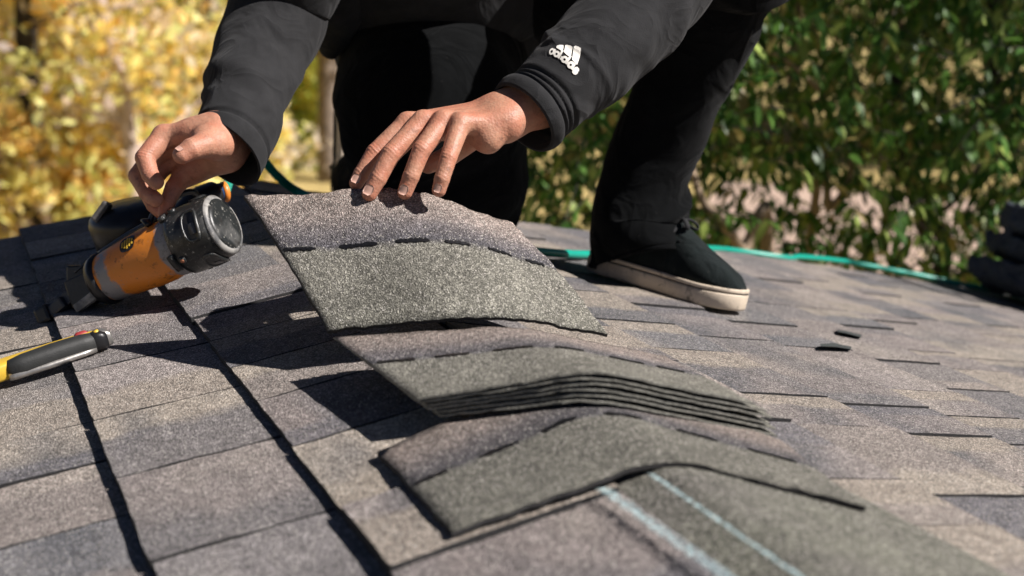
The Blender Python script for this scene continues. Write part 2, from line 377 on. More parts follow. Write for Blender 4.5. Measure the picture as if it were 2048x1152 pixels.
def mat_ground():
    mt, n, b = newmat('dry_lawn'); co = pos(n)
    c = ramp(n, noise(n, co, .35, 5, .6), [(.3, (.22, .175, .065)), (.5, (.40, .30, .11)), (.72, (.50, .38, .15))])
    f = ramp(n, noise(n, co, 9, 4, .7), [(.3, G3(.6)), (.7, G3(1.3))]); c = mixc(n, 1.0, c, f, 'MULTIPLY')
    L(n, c, b.inputs['Base Color']); b.inputs['Roughness'].default_value = 1; bump(n, b, noise(n, co, 20, 4), .6, .05); return mt
M['ground'] = mat_ground()
M['dirt'] = mat_plain('sandy_dirt', (.43, .315, .245), 1, .15, .8, .5, 8)

# ================================================================== SETTING
GZ = -3.7
S_ = 400
tag(mesh('ground', [(-S_, -S_, GZ), (S_, -S_, GZ), (S_, S_, GZ), (-S_, S_, GZ)], [(0, 1, 2, 3)], M['ground']), kind='structure')
def gpoint(px, dist):
    """place on the ground, dist metres from the camera, in the direction of picture column px"""
    d = FWD + (px - 1024) / FPX * RIGHT + 0.24 * UP; d = np.array((d[0], d[1], 0)); d = norm(d); p = CAM + d * dist; return np.array((p[0], p[1], GZ))
dp = [gpoint(1290, 13.5), gpoint(2700, 13.0), gpoint(2700, 27), gpoint(1480, 27), gpoint(1330, 19)]
tag(mesh('path', [p + np.array((0, 0, .006)) for p in dp], [tuple(range(5))], M['dirt']), kind='structure')

# ------------------------------------------------------------------ roof
YF = -1.6
def yedge(side, s): return 1.375 if side == 'L' else 1.365 + 0.145 * s
SMAXL, SMAXR, DH = 2.6, 3.2, -0.0125
rb = MB()
for side, sm in (('L', SMAXL), ('R', SMAXR)):
    ss = np.linspace(0, sm, 9); V = []; F = []
    for s in ss:
        ye = yedge(side, s) - .012
        V += [roof(side, s, YF, DH), roof(side, s, ye, DH), roof(side, s, ye, DH - .16), roof(side, s, YF, DH - .16)]
    for i in range(len(ss) - 1):
        for k in range(4):
            q = (i * 4 + k, i * 4 + (k + 1) % 4, i * 4 + 4 + (k + 1) % 4, i * 4 + 4 + k); F.append(q if side == 'L' else q[::-1])
    F.append((len(ss) * 4 - 4, len(ss) * 4 - 3, len(ss) * 4 - 2, len(ss) * 4 - 1)); rb.add(V, F)
roof_o = tag(rb.build('roof', M['deck']), kind='structure')

EXPO = 0.134
def tabmesh(k):
    """one shingle tab: unit rectangle (x down the slope 0..1, y along 0..1), torn edges, unit thickness below z=0"""
    r = random.Random(100 + k); out = []
    for i in range(2): out.append((r.uniform(-.002, .002), i / 2))
    for i in range(8): out.append((i / 8, 1 + r.uniform(-.014, .006)))
    nb = 9
    for i in range(nb): out.append((1 + r.uniform(-.005, .004), 1 - i / nb))
    for i in range(8): out.append((1 - i / 8, r.uniform(-.006, .014)))
    n = len(out); V = [(x, y, 0) for x, y in out] + [(x, y, -1) for x, y in out]
    F = [tuple(range(n - 1, -1, -1))] + [(i, (i + 1) % n, n + (i + 1) % n, n + i) for i in range(n)]
    me = bpy.data.meshes.new('shingle'); me.from_pydata(V, [], F); me.materials.append(M['shingle']); me.materials.append(M['edge'])
    me.polygons.foreach_set('material_index', [0] + [1] * n)
    me.flip_normals() if False else None
    bm = bmesh.new(); bm.from_mesh(me); bmesh.ops.recalc_face_normals(bm, faces=bm.faces); bm.to_mesh(me); bm.free()
    me.update(); return me
TAB = [tabmesh(k) for k in range(8)]
PAL = [(.204, .178, .166), (.220, .193, .180), (.186, .165, .158), (.248, .214, .190), (.285, .247, .205), (.166, .153, .150), (.138, .133, .135), (.210, .181, .169)]
def put_tab(side, s0, s1, y0, y1, lift, thick, color, k, sink=.0085):
    """tab from slope distance s0 (upper, tucked) to s1 (lower edge); lower edge top at height lift, upper end sinks under the next course"""
    o = bpy.data.objects.new('shingle', TAB[k % 8]); COL.objects.link(o); o.parent = roof_o
    a = roof(side, s0, y0, lift - sink); b = roof(side, s1, y0, lift)
    xa = b - a; ya = np.array((0, y1 - y0, 0)); za = norm(np.cross(xa, ya)) * thick
    if side == 'L':      # keep a right-handed frame on the other slope
        a = roof(side, s0, y1, lift - sink); b = roof(side, s1, y1, lift); xa = b - a; ya = np.array((0, y0 - y1, 0)); za = norm(np.cross(xa, ya)) * thick
    mt = Matrix.Identity(4)
    for i in range(3): mt[i][0], mt[i][1], mt[i][2], mt[i][3] = xa[i], ya[i], za[i], a[i]
    o.matrix_world = mt; o.color = (*color, 1)
    return o
SEAM = {1: [-.5, -.36, -.2, 0.0, .106, .242, .364, .470, .569, .66, .79, .93, 1.05, 1.2, 1.375],
        2: [-.4, -.25, -.06, .126, .288, .435, .59, .762, .86, 1.0, 1.14, 1.26, 1.375],
        3: [-.35, -.2, .06, .236, .357, .46, .592, .75, .9, 1.04, 1.2, 1.375],
        0: [-.5, -.38, -.235, -.12, -.045, .09, .2, .36, .5, .62, .78, .95, 1.1, 1.25, 1.375]}
LEFTC = {(1, .0): 0, (1, .106): 4, (1, .242): 7, (1, .364): 4, (2, .126): 0, (2, .288): 4, (2, .435): 1, (2, -.06): 5, (3, .236): 3, (3, .06): 6, (3, .357): 4, (3, .46): 5}
ntab = 0; rt = random.Random(5)
for c in range(7):
    seams = SEAM.get(c)
    if seams is None:
        seams = [-.3]
        while seams[-1] < 1.2: seams.append(seams[-1] + rt.uniform(.11, .2))
        seams[-1] = 1.375
    s1 = .072 + EXPO * c
    for a, b in zip(seams[:-1], seams[1:]):
        col = PAL[LEFTC.get((c, a), rt.randrange(len(PAL)))]; f = rt.uniform(1.1, 1.35); col = tuple(x * f for x in col)
        dl = rt.choice((0, .001, .0025, .004)) if c else -.0035
        put_tab('L', max(s1 - EXPO - .035, .004), s1 + rt.uniform(-.0015, .0015), a + .0008, b - .0008, dl, .0088 + dl if c else .003, col, rt.randrange(8), .0015 if c == 0 else .0045 if c == 1 else .0098 + dl); ntab += 1
for c in range(17):
    s1 = .10 + EXPO * c; ye = yedge('R', s1)
    ylo = -.62 + .055 * c if c < 8 else -.2 + .07 * (c - 8)
    seams = [ylo]; 
    while seams[-1] < ye - .1: seams.append(seams[-1] + rt.uniform(.09, .19))
    seams[-1] = ye
    for a, b in zip(seams[:-1], seams[1:]):
        col = PAL[rt.randrange(len(PAL))]; f = rt.uniform(1.0, 1.22); col = tuple(x * f for x in col)
        dl = rt.choice((0, .0006, .0014, .0026))
        put_tab('R', max(s1 - EXPO - .035, .004), s1, a + .0018, b - .0018, dl, .0050 + dl * .8, col, rt.randrange(8), .0015 if c == 0 else .0085); ntab += 1
# chalk marks on the ridge
def ribbon(name, pts, wid, mat, parent):
    pts = np.asarray(pts); V = []; F = []; U = []
    for i, p in enumerate(pts):
        t = norm(pts[min(i + 1, len(pts) - 1)] - pts[max(i - 1, 0)]); sd = norm(np.cross(t, (0, 0, 1)))
        for k in range(3): V.append(p + sd * wid * (k / 2 - .5) * (.8 + .4 * rng.random())); U.append((k / 2, i / len(pts)))
        if i:
            for k in range(2): F.append((i * 3 - 3 + k, i * 3 - 2 + k, i * 3 + 1 + k, i * 3 + k))
    return mesh(name, V, F, mat, parent, uv=U)

# ------------------------------------------------------------------ ridge cap shingles
def cap_patch(Fr, Bk, nu=30, nv=14, w=.32, bulge=None, jit=.0009, seed=0):
    r = random.Random(seed)
    def across(Q, u):
        Lp, K, R = [np.asarray(q, float) for q in Q]
        def lin(t): return Lp + (K - Lp) * (1 + t) if t < 0 else K + (R - K) * t
        if abs(u) >= w: return lin(u)
        a, b = lin(-w), lin(w); t = (u + w) / (2 * w); K2 = K + (K - (a + b) / 2) * .5
        return a * (1 - t) ** 2 + 2 * K2 * t * (1 - t) + b * t * t
    def S(u, v):
        p = across(Fr, u) * (1 - v) + across(Bk, u) * v
        if bulge: p = p + bulge(u, v)
        return p
    V = []; U = []
    for j in range(nv + 1):
        for i in range(nu + 1):
            u = -1 + 2 * i / nu; v = j / nv; p = S(u, v)
            if i in (0, nu) or j in (0, nv): p = p + np.array([r.uniform(-jit, jit) for _ in range(3)])
            V.append(p); U.append((u, v))
    return np.array(V), U, S
def cap_piece(name, Fr, Bk, thick=.0042, label=None, group=None, dash=True, nu=30, nv=14, seed=0, bulge=None, w=.32, mat='cap', cat='shingle', edge='edge', tone=1.0, jit=.0009):
    V, U, S = cap_patch(Fr, Bk, nu, nv, w, bulge, jit=jit, seed=seed); n = nu + 1
    F = [(j * n + i, j * n + i + 1, (j + 1) * n + i + 1, (j + 1) * n + i) for j in range(nv) for i in range(nu)]
    nb = len(V); ctr = V.mean(0)
    nrm = np.cross(V[n * nv] - V[0], V[nu] - V[0]); nrm = -norm(nrm) if nrm[2] > 0 else norm(nrm)
    ring = [i for i in range(n)] + [j * n + nu for j in range(1, nv + 1)] + [nv * n + i for i in range(nu - 1, -1, -1)] + [j * n for j in range(nv - 1, 0, -1)]
    # lower skin
    V2 = [V[k] + nrm * thick for k in range(nb)]; allV = list(V) + V2; F2 = [tuple(nb + q for q in f[::-1]) for f in F]
    sideF = [(ring[k], nb + ring[k], nb + ring[(k + 1) % len(ring)], ring[(k + 1) % len(ring)]) for k in range(len(ring))]
    base = np.mean(allV, axis=0); base[2] = min(v[2] for v in allV)
    o = mesh(name, [v - base for v in allV], F + F2 + sideF, M[mat], None, uv=list(U) + list(U)); o.location = base
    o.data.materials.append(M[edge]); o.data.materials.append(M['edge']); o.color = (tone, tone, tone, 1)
    mi = [0] * len(F) + [2] * len(F2) + [1] * len(sideF); o.data.polygons.foreach_set('material_index', mi)
    o.data.polygons.foreach_set('use_smooth', [True] * len(F) + [False] * (len(F2) + len(sideF))); o.data.update()
    tag(o, label, cat, group)
    if dash:
        for u0 in np.arange(-.97, .95, .335):
            VV = []; FF = []; k = 14; du0 = random.uniform(-.02, .02); dl0 = random.uniform(-.05, .03)
            for i in range(k):
                u = u0 + du0 + (.20 + dl0) * i / (k - 1); ww = .013 * (1 if 0 < i < k - 1 else .5) * random.uniform(.7, 1.25)
                for q, v in enumerate((.525 - ww + random.uniform(-.006, .006), .525 + ww + random.uniform(-.006, .006))):
                    VV.append(S(min(u, .995), v) - nrm * (.0012) - base)
                if i: FF.append((2 * i - 2, 2 * i - 1, 2 * i + 1, 2 * i))
            top = len(VV); VV += [v + nrm * .0010 for v in VV]
            FF += [(1, 0, top, top + 1), (2 * k - 2, 2 * k - 1, top + 2 * k - 1, top + 2 * k - 2)]
            for i in range(k - 1):
                FF += [(2 * i, 2 * i + 2, top + 2 * i + 2, top + 2 * i), (2 * i + 3, 2 * i + 1, top + 2 * i + 1, top + 2 * i + 3)]
            mesh('sealant_strip', VV, FF, M['seal'], o)
    return o, S, base
GRP = 'ridge cap shingles laid over the ridge'
# lowest piece, half hidden by the cap on top of it
bR = hit(1905, 1152, 'R', .004)
cap_piece('ridge_cap_shingle', [(-.062, -.33, -.0200), (.006, -.35, .0045), (.165, -.36, -.0325)], [(-.050, .06, -.0172), (.008, .05, .0040), (.135, .03, -.0255)], label='olive grey ridge cap in the foreground with a sharp blue chalk line', group=GRP, dash=False, seed=3, mat='olive', thick=.0012)
# the nailed cap with the bare front corner
fL = hit(905, 1062, 'L', .009); fR = hit(1730, 1012, 'R', .008)
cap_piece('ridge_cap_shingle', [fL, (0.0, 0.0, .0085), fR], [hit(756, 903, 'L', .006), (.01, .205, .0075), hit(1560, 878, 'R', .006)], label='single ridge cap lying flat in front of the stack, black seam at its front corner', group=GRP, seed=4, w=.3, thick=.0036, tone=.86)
# stack under the held one
TOPF = [P(836, 797, 1.01), P(1190, 739, .998), P(1510, 806, 1.042)]
TOPB = [P(668, 674, 1.165), P(1030, 652, 1.15), P(1330, 712, 1.195)]
ORD = ['topmost ridge cap of the stack, olive front half and dark dashes in view', 'second ridge cap from the top of the stack, seen as a thin edge', 'third ridge cap from the top of the stack, seen as a thin edge',
       'fourth ridge cap from the top of the stack, seen as a thin edge', 'fifth ridge cap from the top of the stack, seen as a thin edge', 'bottom ridge cap of the stack, resting on the single cap']
rs = random.Random(21)
for k in range(6):
    dx = 0 if k == 0 else rs.uniform(-.003, .003); dy = 0 if k == 0 else rs.uniform(-.0018, .0018); ex = 0 if k == 0 else .012 + .002 * k
    dz = np.array((.0031, .0047, .0049)) * k
    Fq = [p + np.array((dx + .0035 * k * (i == 0) + ex * (i == 2), dy - ex * .1 * (i == 2), -dz[i] - (ex * SN if i == 2 else 0))) for i, p in enumerate(TOPF)]
    Bq = [p + np.array((dx + .006 * k * (i == 0) + ex * (i == 2), dy, -dz[i] - (ex * SN if i == 2 else 0))) for i, p in enumerate(TOPB)]
    cap_piece('ridge_cap_shingle', Fq, Bq, thick=.0017, tone=1.05, edge='edge_light', label=ORD[k], group='ridge caps stacked in a pile on the ridge', seed=10 + k, dash=(k == 0), w=.3, jit=.0005)
# the held one, its back edge lifted by the hand
HF = [P(655, 660, 1.195), P(990, 629, 1.185), P(1215, 668, 1.255)]
HB = [P(488, 390, 1.292), P(800, 370, 1.285), P(1024, 446, 1.315)]
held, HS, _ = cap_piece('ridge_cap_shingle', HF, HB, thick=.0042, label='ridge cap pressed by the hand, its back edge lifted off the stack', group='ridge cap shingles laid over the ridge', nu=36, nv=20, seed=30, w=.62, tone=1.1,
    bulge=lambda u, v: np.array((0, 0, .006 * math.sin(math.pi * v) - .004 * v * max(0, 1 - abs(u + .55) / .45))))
ck1 = [hit(1300 + (1640 - 1300) * t, 946 + (1180 - 946) * t, 'R', .0075) for t in np.linspace(0, 1, 40)]
ribbon('chalk_line', ck1, .0055, M['chalk'], roof_o)
ck2 = [np.array((p[0] - .028 - .004 * math.sin(i * .4), p[1], max(p[2] - .004, -.002) )) for i, p in enumerate(ck1)]
ck2 = [hit(1205 + (1500 - 1205) * t, 975 + (1185 - 975) * t, 'L', .0055) for t in np.linspace(0, 1, 40)]
ribbon('chalk_line', ck2, .013, M['chalk'], roof_o)

# ================================================================== PERSON
person = empty('person', tuple(hit(1000, 480, 'R')))
tag(person, 'person kneeling on the roof in black hoodie, black trousers and black suede shoes', 'person')
SKIN = np.array((.47, .240, .155))
def fingers_sdf(chains, palm, blobs, kpalm=.0065):
    def f(X):
        d = None
        for (a, b, ra, rb) in palm:
            q = capd(X, a, b, ra, rb); d = q if d is None else smin(d, q, kpalm if max(ra, rb) < .018 else .018)
        for (c, r) in blobs: d = smin(d, np.linalg.norm(X - c, axis=1) - r, .010)
        fm = None
        for ch in chains:
            q = None
            for (a, ra), (b, rb) in zip(ch[:-1], ch[1:]):
                c = capd(X, a, b, ra, rb); q = c if q is None else smin(q, c, .0012)
            fm = q if fm is None else smin(fm, q, .0012)
        return smin(d, fm, .0055)
    return f
def hand_mesh(chains, palm, blobs, vox=.00125):
    f = fingers_sdf(chains, palm, blobs)
    pts = np.array([q for ch in chains for q, _ in ch] + [p for a, b, _, _ in palm for p in (a, b)]); lo = pts.min(0) - .035; hi = pts.max(0) + .035
    return nets(f, lo, hi, vox)
def wrinkle(V, chains, dorsal):
    """skin folds across the back of the finger joints"""
    V = V.copy(); dorsal = norm(dorsal)
    for ch in chains:
        for k in range(1, len(ch) - 1):
            (a, _), (j, r), (b, _) = ch[k - 1], ch[k], ch[k + 1]; t = norm(norm(j - a) + norm(b - j)); w_ = V - j; al = w_ @ t; rad_ = w_ - al[:, None] * t
            rl = np.linalg.norm(rad_, axis=1) + 1e-9; mk = np.exp(-(al / (.0062 if k == 1 else .004)) ** 2) * np.clip((rad_ @ dorsal) / rl, 0, 1) * (rl < r * 1.6)
            bend = al + .0012 * np.sin((rad_ @ np.cross(t, dorsal)) / r * 2.2)
            V += rad_ / rl[:, None] * (mk * (.00026 * np.cos(bend * 2 * math.pi / .0036)))[:, None]
    return V
def skin_cols(V, chains):
    c = np.tile(SKIN, (len(V), 1))
    for ch in chains:
        for (j, r) in ch[1:-1]:
            wt = np.exp(-(np.linalg.norm(V - j, axis=1) / (r * 1.15)) ** 2)[:, None] * .35; c = c * (1 - wt) + np.array((.30, .125, .085)) * wt
        j, r = ch[-1]; wt = np.exp(-(np.linalg.norm(V - j, axis=1) / (r * 1.5)) ** 2)[:, None] * .45; c = c * (1 - wt) + np.array((.52, .22, .155)) * wt
        j, r = ch[0]; wt = np.exp(-(np.linalg.norm(V - j, axis=1) / (r * 1.3)) ** 2)[:, None] * .22; c = c * (1 - wt) + np.array((.44, .19, .13)) * wt
    return c
KA = .925     # the left arm reaches towards the camera
def q(lst, k=1.0): return [(P(a, b, z * k), r * k) for a, b, z, r in lst]
# hand on the lifted cap (left hand of the person)
PA = lambda a, b, z: P(a, b, z * KA)
qA = lambda l: q(l, KA)
LF = [qA([(815, 246, 1.425, .0118), (750, 305, 1.408, .0098), (723, 348, 1.402, .0087), (713, 366, 1.400, .0079)]),
      qA([(846, 243, 1.410, .0122), (782, 308, 1.386, .0104), (756, 357, 1.379, .0094), (739, 387, 1.378, .0084)]),
      qA([(887, 242, 1.400, .0118), (843, 300, 1.376, .0099), (822, 353, 1.370, .0089), (810, 384, 1.372, .0081)]),
      qA([(921, 247, 1.392, .0112), (897, 316, 1.366, .0090), (884, 358, 1.360, .0082), (878, 380, 1.362, .0075)])]
LT = qA([(952, 268, 1.452, .0150), (893, 315, 1.458, .0118), (856, 330, 1.452, .0098)])
wr = [(980, 220, 1.444), (992, 226, 1.436), (1004, 236, 1.426), (1010, 248, 1.414)]
LPm = []
for ch, wp in zip(LF, wr): LPm.append((ch[0][0], PA(*wp), .0108*KA, .0125*KA))
for (a, b), wp in zip(((835, 262), (880, 262)), ((985, 245), (1000, 256))): LPm.append((PA(a, b, 1.418), PA(*wp, 1.432), .0105*KA, .0125*KA))
LPm += [(PA(1000, 226, 1.44), PA(1075, 180, 1.475), .0215*KA, .024*KA), (PA(1012, 246, 1.42), PA(1085, 205, 1.455), .0195*KA, .024*KA), (PA(1075, 180, 1.475), PA(1190, 100, 1.52), .025*KA, .034*KA),
        (PA(1085, 205, 1.455), PA(1200, 120, 1.50), .024*KA, .033*KA), (PA(1195, 110, 1.51), PA(1330, -80, 1.60), .036*KA, .042*KA)]
LB = [(PA(976, 278, 1.408), .0165*KA), (PA(955, 268, 1.415), .0135*KA), (PA(950, 262, 1.445), .0150*KA)]
V1, F1 = hand_mesh(LF + [LT], LPm, LB)
V1 = wrinkle(V1, LF, UP * .5 - FWD * .8)
c1 = skin_cols(V1, LF)
# hand above the nailer (right hand of the person)
KR = 1.025
PR = lambda a, b, z: P(a, b, z * KR)
qR = lambda l: q(l, 1.025)
RF = [qR([(328, 272, 1.425, .0125), (290, 316, 1.408, .0106), (300, 349, 1.400, .0094), (312, 364, 1.396, .0086)]),
      qR([(320, 296, 1.445, .0125), (276, 352, 1.432, .0104), (294, 385, 1.422, .0092), (311, 399, 1.414, .0084)]),
      qR([(330, 325, 1.462, .0120), (291, 378, 1.455, .0098), (308, 410, 1.446, .0088), (322, 424, 1.440, .0080)]),
      qR([(368, 350, 1.458, .0118), (348, 376, 1.442, .0100), (335, 405, 1.437, .0087), (329, 429, 1.434, .0074)])]
RT = qR([(441, 287, 1.412, .0170), (409, 290, 1.388, .0140), (383, 298, 1.374, .0116), (364, 310, 1.369, .0098)])
RPm = []
for ch, wp in zip(RF, ((430, 262, 1.425), (436, 274, 1.44), (444, 292, 1.452), (450, 308, 1.452))): RPm.append((ch[0][0], PR(*wp), .0120, .0165))
RPm += [(PR(392, 268, 1.422), PR(436, 270, 1.42), .015, .019), (PR(380, 345, 1.455), PR(448, 312, 1.448), .0150, .0175)]
RPm += [(PR(440, 276, 1.432), PR(480, 228, 1.47), .0250, .025), (PR(455, 300, 1.445), PR(492, 240, 1.48), .0205, .025), (PR(485, 235, 1.475), PR(530, 90, 1.58), .030, .038), (PR(530, 90, 1.58), PR(570, -40, 1.68), .040, .044)]
RB = [(PR(428, 286, 1.405), .0185), (PR(410, 282, 1.400), .0150)]
V2, F2 = hand_mesh(RF + [RT], RPm, RB)
V2 = wrinkle(V2, [RF[0], RT], UP * .5 - FWD * .8)
c2 = skin_cols(V2, RF + [RT])
# rest of the body: torso, head, upper arms, legs (under the clothes, mostly above the picture)
eL, eR = P(1330, -80, 1.60 * KA), P(580, -60, 1.63)
sL, sR = np.array((.34, .80, .62)), np.array((-.05, .88, .66))
pel = P(940, -20, 2.06); neck = (sL + sR) / 2 + np.array((0, 0, .05)); head = neck + np.array((-.02, -.11, .13))
hipL, hipR = pel + np.array((.10, -.02, 0)), pel + np.array((-.08, .02, 0))
kneeR = P(880, 455, 1.93) + np.array((0, 0, .0)); ankR = kneeR + np.array((.02, .40, -.02)); kneeL = P(1500, -150, 1.66); ankL = P(1285, 470, 1.87); calfL = P(1335, 230, 1.845)
hx = norm(sL - sR); hy = norm(np.cross((0, 0, 1), hx)); hz = np.cross(hx, hy)
def body_f(X):
    d = capd(X, pel, (sL + sR) / 2 + np.array((0, .06, -.06)), .09, .09)
    d = smin(d, capd(X, sL, sR, .075, .075), .08)
    for a, b, ra, rb in ((sL, eL, .055, .042), (sR, eR, .055, .042), (hipL, kneeL, .075, .045), (hipR, kneeR, .075, .05), (kneeL, calfL, .045, .036), (calfL, ankL, .036, .024), (kneeR, ankR, .05, .036), (neck - np.array((0, 0, .06)), head - np.array((0, 0, .06)), .055, .052)):
        d = smin(d, capd(X, a, b, ra, rb), .03)
    ax = (hx, hy, hz)
    d = smin(d, elld(X, head, ax, (.075, .095, .115)), .02)
    d = smin(d, elld(X, head - hy * .04 - hz * .07, ax, (.05, .055, .055)), .02)          # jaw
    d = smin(d, capd(X, head - hy * .088 + hz * .012, head - hy * .108 - hz * .028, .010, .014), .008)   # nose
    for s in (-1, 1):
        d = smin(d, elld(X, head + hx * .077 * s + hy * .01, ax, (.012, .024, .034)), .006)     # ears
        d = -smin(-d, np.linalg.norm(X - (head + hx * .032 * s - hy * .099 + hz * .008), axis=1) - .013, .008)   # eye sockets
    d = smin(d, capd(X, head - hx * .022 - hy * .092 - hz * .055, head + hx * .022 - hy * .092 - hz * .055, .007, .007), .005)  # lips
    return d
allp = np.array([pel, sL, sR, eL, eR, kneeL, kneeR, ankL, ankR, head]); V3, F3 = nets(body_f, allp.min(0) - .17, allp.max(0) + .17, .013)
c3 = np.tile(SKIN, (len(V3), 1))
VB = np.vstack([V1, V2, V3]); FB = [tuple(f) for f in F1] + [tuple(f + len(V1)) for f in F2] + [tuple(f + len(V1) + len(V2)) for f in F3]
body = adopt(mesh('body', VB, FB, M['skin'], None, True, col=np.vstack([c1, c2, c3])), person)
def nail(center, axis, nrm, wid, ln, rad):
    axis = norm(axis); nrm = norm(np.asarray(nrm) - axis * (np.asarray(nrm) @ axis)); sd = np.cross(axis, nrm); V = []; F = []; a = 7; b = 6
    for j in range(b):
        for i in range(a):
            u = -1 + 2 * i / (a - 1); v = -.5 + j / (b - 1); ww = wid * (1 - .45 * abs(2 * v) ** 3)
            ang = u * ww / 2 / rad; V.append(center + axis * v * ln + (sd * math.sin(ang) + nrm * (math.cos(ang))) * rad + nrm * .0006 * (v > .45))
    n0 = len(V); V += [v - nrm * .0009 for v in V]
    for j in range(b - 1):
        for i in range(a - 1): F += [(j * a + i, j * a + i + 1, j * a + a + i + 1, j * a + a + i), (n0 + j * a + i, n0 + j * a + a + i, n0 + j * a + a + i + 1, n0 + j * a + i + 1)]
    rg = list(range(a)) + [j * a + a - 1 for j in range(1, b)] + [(b - 1) * a + i for i in range(a - 2, -1, -1)] + [j * a for j in range(b - 2, 0, -1)]
    F += [(rg[k], rg[(k + 1) % len(rg)], n0 + rg[(k + 1) % len(rg)], n0 + rg[k]) for k in range(len(rg))]
    return adopt(mesh('fingernail', V, F, M['nail'], None, True), body)
for ch, wd in zip(LF, (.0100, .0112, .0104, .0086)):
    (d0, r0), (t0, r1) = ch[-2], ch[-1]; ax = norm(t0 - d0); nrm = UP * .40 - FWD * .90
    nail(t0 - ax * .0022, ax, nrm, wd * KA, wd * 1.05 * KA, r1 + .0013)
nail(RT[-1][0] - norm(RT[-1][0] - RT[-2][0]) * .0015, RT[-1][0] - RT[-2][0], UP * .75 - FWD * .65, .0100, .0105, RT[-1][1] + .0004)

# ------------------------------------------------------------------ hoodie
def fold_field(seed, n, amp, sharp=1.0):
    r = random.Random(seed); fs = [(r.random(), r.uniform(0, 2 * math.pi), r.uniform(-1, 1), r.uniform(.012, .045), r.uniform(-.12, .12), r.uniform(.5, 1.4)) for _ in range(n)]
    def f(v, th, p):
        s = 0
        for v0, t0, a, wv, sl_, wt in fs:
            dt = (th - t0 + math.pi) % (2 * math.pi) - math.pi
            s += a * math.exp(-((v - v0 - sl_ * dt) / wv) ** 2 - (dt / wt) ** 2)
        return amp * s + amp * .7 * (mnoise.noise(Vector(p) * 16))
    return f
def groove(v, v0, wd, dep): return -dep * math.exp(-((v - v0) / wd) ** 2)
hood = MB()
# sleeve to the hand on the cap
fA = fold_field(3, 30, .0055)
def dispL(v, th, p):
    d = fA(v, th, p) * min(1, max(0, (v - .17) / .1))
    for v0 in (.095, .125, .155): d += groove(v, v0, .008, .0045)
    d += .0035 * math.exp(-((v - .05) / .05) ** 2)
    return d
slL = [PA(1046, 236, 1.445), PA(1085, 205, 1.458), PA(1135, 160, 1.478), PA(1200, 100, 1.505), PA(1270, 20, 1.55), PA(1330, -90, 1.60), (eL + sL) / 2, sL]
hood.add(*loft(slL, [(.046*KA, .044*KA), (.047*KA, .046*KA), (.050*KA, .049*KA), (.060*KA, .056*KA), (.068*KA, .062*KA), (.074*KA, .068*KA), (.080*KA, .075*KA), (.095*KA, .09*KA)], 56, 130, dispL, caps=(False, True), lip=.0035))
fB = fold_field(8, 34, .0085)
def dispR(v, th, p):
    d = fB(v, th, p) * min(1, max(0, (v - .14) / .1))
    d += groove(v, .125, .007, .004)
    return d
slR = [PR(452, 308, 1.435), PR(465, 278, 1.448), PR(490, 205, 1.495), PR(522, 110, 1.56), PR(560, 10, 1.60), P(590, -90, 1.62), (eR + sR) / 2, sR]
hood.add(*loft(slR, [(.045, .044), (.046, .046), (.050, .049), (.058, .053), (.067, .060), (.074, .066), (.080, .075), (.095, .09)], 64, 150, dispR, caps=(False, True), lip=.0035, tilt0=-(RIGHT * .010 - UP * .012)))
hood.add(*loft([P(655, 108, 1.86), P(662, 60, 1.84), P(668, -20, 1.80), P(700, -150, 1.75)], [(.012, .02), (.032, .04), (.055, .06), (.07, .07)], 20, 24, fA))
# torso hanging to the hips, hem bunched
tc = (sL + sR) / 2
fT = fold_field(14, 12, .012)
V, F = loft([P(872, 165, 2.03), P(884, 110, 2.0), P(893, 10, 1.98), (.19, 1.05, .43), (.15, .95, .56), tc + np.array((0, .02, .03)), neck + np.array((0, .0, .03))],
            [(.150, .12), (.175, .14), (.185, .15), (.215, .15), (.22, .145), (.17, .12), (.08, .08)], 48, 70, fT, up=hy)
hood.add(V, F)
V, F = loft([neck + np.array((0, .09, -.06)), neck + np.array((0, .10, .0)), neck + np.array((0, .09, .06))], [(.10, .05), (.12, .06), (.09, .04)], 24, 14); hood.add(V, F)   # hood lying on the back
hoodie = adopt(hood.build('hoodie', M['hoodie'], None, True), person)
# hair / cap on the head, above the picture
V, F = nets(lambda X: np.maximum(elld(X, head + hz * .012 + hy * .008, (hx, hy, hz), (.083, .103, .118)), -((X - head) @ hz + .25 * ((X - head) @ hy) - .012)), head - .14, head + .14, .008)
adopt(mesh('hair', V, F, M['lace'], None, True), person)
# logo print on the sleeve: three slanted bars over a word
bvh = BVHTree.FromPolygons([Vector(v) for v in hood.V], [tuple(f) for f in hood.F])
def on_sleeve(px, py, off=.0009):
    d = Vector(norm(FWD + (px - 1024) / FPX * RIGHT - (py - 576) / FPX * UP)); h = bvh.ray_cast(Vector(CAM), d)
    return np.array(h[0] + (h[1] if h[1].dot(d) < 0 else -h[1]) * off) if h[0] else P(px, py, 1.45)
LOG = MB()
def flat(poly, hole=None):
    def dens(pl):
        out = []
        for a, b in zip(pl, pl[1:] + pl[:1]):
            k = max(1, int(math.dist(a, b) / 4))
            out += [(a[0] + (b[0] - a[0]) * i / k, a[1] + (b[1] - a[1]) * i / k) for i in range(k)]
        return out
    if hole is None:
        pl = dens(poly); c = np.mean(pl, axis=0); n = len(pl); V = []; F = []
        for k, f in enumerate((1, .66, .33)): V += [on_sleeve(c[0] + (x - c[0]) * f, c[1] + (y - c[1]) * f) for x, y in pl]
        V.append(on_sleeve(*c))
        for k in range(2): F += [(k * n + i, k * n + (i + 1) % n, (k + 1) * n + (i + 1) % n, (k + 1) * n + i) for i in range(n)]
        F += [(2 * n + i, 2 * n + (i + 1) % n, 3 * n) for i in range(n)]; LOG.add(V, F)
    else:
        n = len(poly); V = [on_sleeve(*p) for p in poly] + [on_sleeve(*p) for p in hole]; LOG.add(V, [(i, (i + 1) % n, n + (i + 1) % n, n + i) for i in range(n)])
